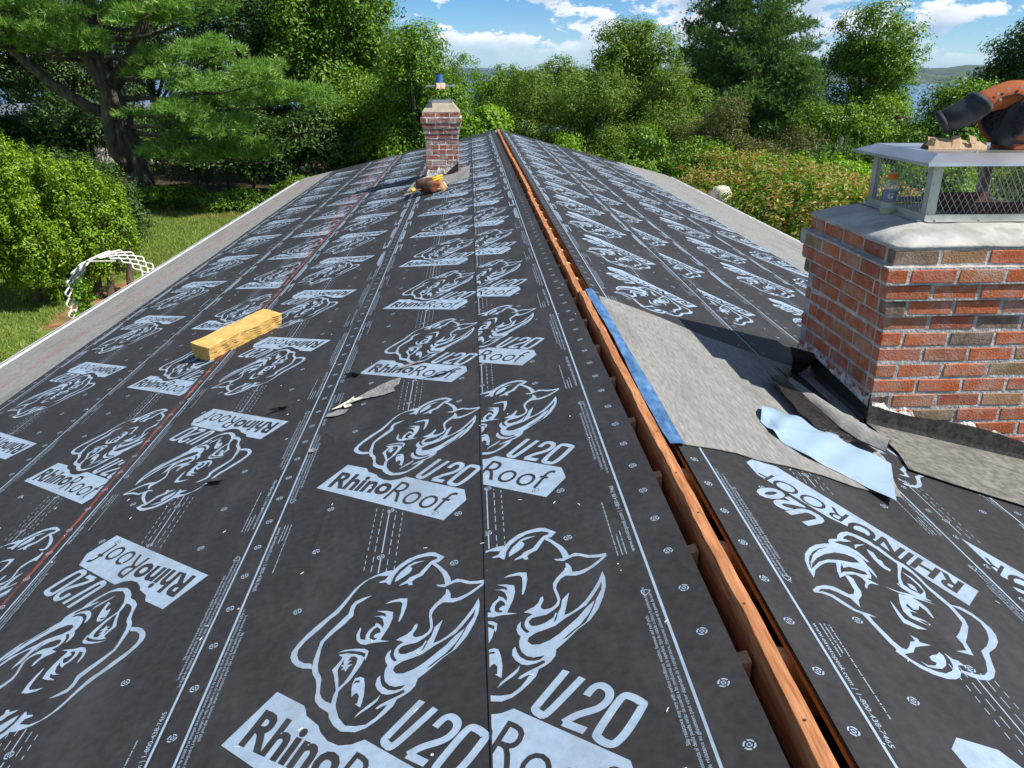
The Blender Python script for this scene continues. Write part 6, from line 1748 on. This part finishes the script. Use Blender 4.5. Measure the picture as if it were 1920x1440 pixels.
# --- centre and right
GR = 'trees and bushes beyond the right slope'
mids = [
 ('broad_tree', 'rounded dark green tree just right of the ridge end on the skyline', 2.3, 74, (3.4, 3, 4.2), -1.2, 'broad', 1100, 0.5, 0.2, 0.1),
 ('broad_tree', 'distant pale green tree on the skyline right of the rounded one', 7.5, 72, (5.0, 3, 4.0), -1.4, 'olive', 1300, 0.5, 0.2, 0.1),
 ('broad_tree', 'far tree on the skyline farther left of the rounded one', -2.5, 80, (4.4, 3, 4.2), -1.6, 'broad', 1100, 0.5, 0.2, 0.1),
 ('fine_leaved_tree', 'wispy fine leaved bush beyond the ridge end', 2.2, 36.5, (2.1, 1.8, 3.1), -1.5, 'olive', 1700, 0.34, 0.12, 0.042),
 ('fine_leaved_tree', 'broad fine leaved olive bush right of the ridge end', 4.9, 35.5, (2.1, 1.8, 3.1), -1.5, 'olive', 1700, 0.34, 0.12, 0.042),
 ('fine_leaved_tree', 'fine leaved bush below the loose crowned tree', 7.6, 36.0, (2.0, 1.8, 3.0), -1.5, 'olive', 1700, 0.34, 0.12, 0.042),
 ('broad_tree', 'loose crowned tree standing against the clouds left of the tall conifer', 6.5, 37.5, (2.75, 2.2, 3.9), 0.15, 'olive', 2300, 0.38, 0.15, 0.065),
 ('broad_tree', 'airy tree with sky showing through, right of the tall conifer', 19.6, 42.0, (2.7, 2.2, 4.3), 0.75, 'broad', 1500, 0.40, 0.16, 0.075),
 ('broad_tree', 'leafy undergrowth below the airy tree', 17.6, 38.5, (2.6, 2.0, 2.3), -1.9, 'broad', 1100, 0.36, 0.15, 0.075),
 ('broad_tree', 'dark tree cut off by the right picture edge above the leaf blower', 17.8, 26.5, (2.0, 2.0, 2.9), 0.35, 'dark', 1400, 0.32, 0.12, 0.06),
 ('broad_tree', 'rounded bush behind the leaf blower nozzle', 12.6, 22.0, (1.6, 1.4, 2.5), -1.1, 'broad', 1900, 0.25, 0.10, 0.05),
 ('purple_shrub', 'small purple leaved shrub in front of the water', 19.5, 38.0, (0.75, 0.7, 1.0), -1.55, 'purple', 260, 0.25, 0.13, 0.07),
 ('brown_shrub', 'brownish fine leaved shrub below the tall conifer', 8.0, 28.0, (1.7, 1.3, 1.8), -1.6, 'brown', 1100, 0.26, 0.09, 0.03),
 ('brown_shrub', 'brownish shrub farther right below the conifer boughs', 10.6, 28.3, (1.7, 1.3, 1.7), -1.9, 'brown', 1000, 0.26, 0.09, 0.03),
 ('leafy_shrub', 'green shrub touching the right rake just beyond the ridge end', 2.3, 24.3, (1.0, 0.9, 1.6), -1.95, 'bright', 900, 0.20, 0.09, 0.055),
 ('leafy_shrub', 'mid green shrub along the far right rake', 4.0, 22.5, (1.25, 1.0, 1.6), -1.75, 'broad', 1300, 0.20, 0.09, 0.055),
 ('leafy_shrub', 'glossy green shrub behind the reddish hedge, left part', 5.7, 21.5, (1.3, 1.0, 1.6), -1.85, 'broad', 1300, 0.20, 0.09, 0.055),
 ('leafy_shrub', 'bright green shrub behind the middle of the reddish hedge', 7.3, 20.8, (1.3, 1.0, 1.55), -1.95, 'bright', 1300, 0.20, 0.085, 0.055),
 ('leafy_shrub', 'bright green shrub left of the steel chimney cap', 8.7, 19.5, (1.2, 1.0, 1.6), -2.0, 'bright', 1300, 0.20, 0.085, 0.055),
 ('leafy_shrub', 'green shrub seen through the mesh of the chimney cap', 10.6, 18.8, (1.6, 1.1, 1.7), -2.1, 'bright', 1500, 0.20, 0.085, 0.055),
 ('leafy_shrub', 'green shrub at the right edge behind the chimney cap', 13.2, 19.0, (1.7, 1.1, 1.8), -2.0, 'broad', 1300, 0.22, 0.09, 0.055)]
for i, (nm, lab, x, y, r3, cz, mt_, nc, cr0, ln, wd) in enumerate(mids):
    z0 = float(ground_h(np.array(x*1.0), np.array(y*1.0)))
    dy = 0.0
    bb = rand_blobs((x, y, cz), r3, 22, min(r3)*0.45, 300+i, low=-0.95)
    sh = (0.55, 1.12) if 'airy' in lab or 'loose' in lab else (0.72, 1.06)
    broad_tree(nm, lab, 'tree' if 'tree' in nm else 'shrub', x, y, z0, bb, nc//2, 46, cr0*1.3, ln, wd, LEAF[mt_], 400+i, GR, 0.14 if 'tree' in nm else 0.05, low=-0.95, shell=sh)

# tall conifer: whorls of drooping boughs
def conifer(name, label, x, y, z0, z1, rmax, seed, tuft=7, group=None, mat='spruce', dens=1.0):
    par = empty(name, (x, y, z0)); tag(par, label, 'tree', group)
    r = np.random.default_rng(seed); paths = [([(x, y, z0-0.1), (x, y, (z0+z1)/2), (x, y, z1)], [0.35, 0.22, 0.05])]
    tc2, td2 = [], []
    z = z0+1.0
    while z < z1-0.2:
        t = (z-z0)/(z1-z0)
        R_ = rmax*(1-t)**0.75*(0.75+0.5*min(1, t*4))
        nb = max(5, int(9*(1-t)+4))
        a0 = r.uniform(0, 6.28)
        for k in range(nb):
            a = a0+6.28*k/nb+r.normal()*0.2; L_ = R_*r.uniform(0.6, 1.15)
            st = np.array([x, y, z]); en = st+np.array([math.cos(a)*L_, math.sin(a)*L_, L_*r.uniform(-0.05, 0.35)-0.05*L_])
            if k % 2 == 0: paths.append(([tuple(st), tuple((st+en)/2-UPV*0.08*L_), tuple(en)], [0.05, 0.035, 0.012]))
            d = nrmz(en-st); s = nrmz(np.cross(d, UPV)); npd = max(3, int(L_*2.6*dens))
            for q in range(npd):
                u = r.uniform(0.25, 1.0)**0.75; lat = r.normal()*0.3*L_*(1.1-u)*0.9
                pc = st+(en-st)*u+s*lat+UPV*(-0.10*L_*math.sin(u*3.1)+0.08*r.normal())
                kk = 30
                o_ = r.normal(size=(kk, 3))*np.array([0.30, 0.30, 0.13])
                tc2.append(pc+o_); td2.append(nrmz(o_+d*0.25+UPV*0.25))
        z += r.uniform(0.34, 0.5)
    trunk_mesh('trunk', paths, MT['bark'], par, 6)
    needles('crown', np.concatenate(tc2), np.concatenate(td2), tuft, 0.17, 0.048, LEAF[mat], seed, par)
    return par
conifer('tall_conifer', 'tall dark conifer rising out of the picture right of centre', 13.6, 44.0, GZ, 10.8, 4.3, 61, tuft=5)
conifer('low_conifer', 'small spreading conifer beneath the airy tree', 15.4, 40.5, GZ, 2.0, 2.4, 62, tuft=5)
conifer('low_juniper', 'low grey green juniper left of the chimney cap hood', 10.6, 24.5, GZ, -0.6, 1.5, 63, tuft=5, mat='spruce')

# hedge with reddish new growth along the right eave
hd = empty('red_tipped_hedge', (5.2, 15.5, GZ))
tag(hd, 'dense hedge with reddish new leaves along the right eave', 'hedge')
hb = []
rh = random.Random(77)
for k in range(26):
    t = k/25; y = 11.0+8.4*t
    for x, zz in ((5.05-0.35*t, -1.2), (5.7-0.3*t, -0.95), (6.4-0.25*t, -0.95)):
        hb.append(((x+rh.uniform(-0.15, 0.15), y+rh.uniform(-0.2, 0.2), zz-0.25+rh.uniform(-0.12, 0.15)), (0.55, 0.5, 0.5)))
        hb.append(((x+rh.uniform(-0.15, 0.15), y+rh.uniform(-0.2, 0.2), zz-1.05), (0.6, 0.5, 0.6)))
foliage('green_foliage', hb, 2600, 34, 0.24, 0.085, 0.042, LEAF['broad'], 81, hd, low=-0.3)
hb2 = [((c[0], c[1], c[2]+0.05), (r0_[0]*0.98, r0_[1], r0_[2]*1.08)) for c, r0_ in hb if c[2] > -1.8]
foliage('red_foliage', hb2, 1050, 16, 0.15, 0.085, 0.040, LEAF['red'], 82, hd, low=0.2, shell=(0.98, 1.14), upw=0.6, label='reddish new leaves on top of the hedge')
trunk_mesh('stem', [(limb_path((5.0+0.4*math.sin(k*3.0), 11.3+k*1.0, GZ-0.05), (5.2, 11.3+k*1.0, -1.4), k), [0.05, 0.045, 0.04, 0.035, 0.03, 0.025, 0.02]) for k in range(8)], MT['bark_brown'], hd)
# pale boulder-like lump showing beside the hedge
bo = bpy.data.meshes.new('pale_boulder'); bm = bmesh.new(); bmesh.ops.create_icosphere(bm, subdivisions=4, radius=1.0)
for v in bm.verts:
    x, y, z = v.co
    s_ = 1+0.12*math.sin(3*x+1)+0.10*math.sin(4*y+2)+0.06*math.sin(9*z+x*5)+0.03*math.sin(17*x+11*y)
    g3 = lambda q: math.copysign(abs(q)**0.7, q)
    v.co = Vector((g3(x)*0.34*s_, g3(y)*0.6*s_, g3(z)*1.25*s_))
bm.to_mesh(bo); bm.free(); bo.materials.append(MT['stone']); bo.polygons.foreach_set('use_smooth', [True]*len(bo.polygons))
b_o = link('pale_boulder', bo, None, None, (4.45, 16.3, -2.48)); tag(b_o, 'pale tan and white rounded boulder poking out between the right eave and the hedge', 'boulder')

# --- white arched trellis
ar = empty('trellis_arch', (-6.55, 12.9, GZ)); tag(ar, 'white arched garden trellis woven from wavy strips, beyond the left eave', 'trellis')
def arch_pt(s, y, cx=-6.45, w2=0.70, zs=-2.25, ht=0.73):
    """s runs 0..1 from one foot over the top to the other foot"""
    leg = (zs-GZ); arcl = math.pi*0.5*(w2+ht); tot = 2*leg+arcl; d = s*tot
    if d < leg: return Vector((cx-w2, y, GZ+d))
    if d < leg+arcl:
        a = math.pi*(1-(d-leg)/arcl); return Vector((cx+w2*math.cos(a), y, zs+ht*math.sin(a)))
    return Vector((cx+w2, y, zs-(d-leg-arcl)))
for j in range(5):
    y = 12.62+0.115*j
    m = MB(); pts = []
    for k in range(241):
        s = k/240
        p = arch_pt(s, y); ph = s*math.pi*56+(math.pi if j % 2 else 0)
        p.y += 0.058*math.sin(ph)
        pts.append(tuple(p))
    m.tube(pts, 0.015, 6, flat=0.7).build('wavy_strip', MT['trellis'], ar, smooth=True)
MB().tube([tuple(arch_pt(0.5, 12.55)+Vector((-0.2, 0, -0.05))), tuple(arch_pt(0.5, 12.55)+Vector((0.2, 0, -0.05)))], 0.012, 6).build('cross_bar', MT['trellis'], ar)
for s in (0.02, 0.25, 0.75, 0.98):
    a = arch_pt(s, 12.58); b_ = arch_pt(s, 13.12)
    MB().tube([tuple(a), tuple(b_)], 0.012, 6).build('cross_bar', MT['trellis'], ar)
# climber at the left foot of the arch
vi = empty('climber', (-6.7, 12.8, GZ)); tag(vi, 'small bright climber growing up the left leg of the trellis arch', 'climber')
foliage('leaves', [((-7.0, 12.9, -2.9), (0.22, 0.3, 0.7)), ((-6.8, 13.0, -3.2), (0.3, 0.3, 0.4)), ((-7.1, 12.9, -2.3), (0.12, 0.2, 0.4))], 130, 14, 0.11, 0.075, 0.05, LEAF['bright'], 91, vi, low=-0.9)
trunk_mesh('stem', [(limb_path((-6.95, 12.9, GZ-0.05), (-7.1, 12.9, -2.1), 4), [0.02, 0.018, 0.016, 0.014, 0.012, 0.01, 0.008])], MT['bark_brown'], vi)

# --- houses glimpsed between the trees
def small_house(name, label, x, y, z0, w2, d2, h, rh_, wall, roof, rz):
    par = empty(name, (x, y, z0), rz); tag(par, label, 'house')
    MB().box((-w2, -d2, 0), (w2, d2, h)).build('wall', wall, par, local=True)
    m = MB(); e = 0.4
    vs = [(-w2-e, -d2-e, h), (w2+e, -d2-e, h), (w2+e, d2+e, h), (-w2-e, d2+e, h), (-w2-e, 0, h+rh_), (w2+e, 0, h+rh_)]
    m.add(vs, [(0, 1, 5, 4), (2, 3, 4, 5), (0, 4, 3), (1, 2, 5), (3, 2, 1, 0)]).build('roof', roof, par, local=True)
    for k in range(4):
        wx = -w2+0.9+k*(2*w2-1.8)/3
        wn_ = MB().box((wx-0.45, -d2-0.03, 0.9), (wx+0.45, -d2-0.003, 2.1)).build('window', MT['white_metal'], par, local=True)
        MB().box((wx-0.38, -d2-0.04, 0.97), (wx+0.38, -d2-0.032, 2.03)).build('pane', MT['dark_glass'], wn_, local=True)
    return par
small_house('neighbour_house', 'low house with blue grey roof half hidden behind the pine on the left', -24.5, 51.0, GZ, 5.0, 3.0, 2.0, 1.3, MT['siding'], MT['flower'], math.radians(8))
zz_ = float(ground_h(np.array(29.0), np.array(76.0)))
small_house('neighbour_house', 'cream house showing below the conifer boughs on the right', 29.0, 76.0, min(zz_, -5.2), 5.0, 3.0, 2.6, 1.2, MT['siding'], MT['siding'], math.radians(-10))

# --- air
hz_ = MB().box((-13000, -13000, SEA-25), (13000, 19000, 150)).build('haze', None)
hm = bpy.data.materials.new('haze_air'); hm.use_nodes = True
ht_ = hm.node_tree
for q in list(ht_.nodes): ht_.nodes.remove(q)
ho = ht_.nodes.new('ShaderNodeOutputMaterial'); pv = ht_.nodes.new('ShaderNodeVolumePrincipled')
pv.inputs['Color'].default_value = (0.42, 0.68, 1.0, 1); pv.inputs['Density'].default_value = 0.000045; pv.inputs['Anisotropy'].default_value = 0.2
ht_.links.new(pv.outputs[0], ho.inputs['Volume'])
hz_.data.materials.append(hm)
tag(hz_, kind='stuff')
hz_['label'] = 'thin blue haze over the bay'; hz_['category'] = 'haze'
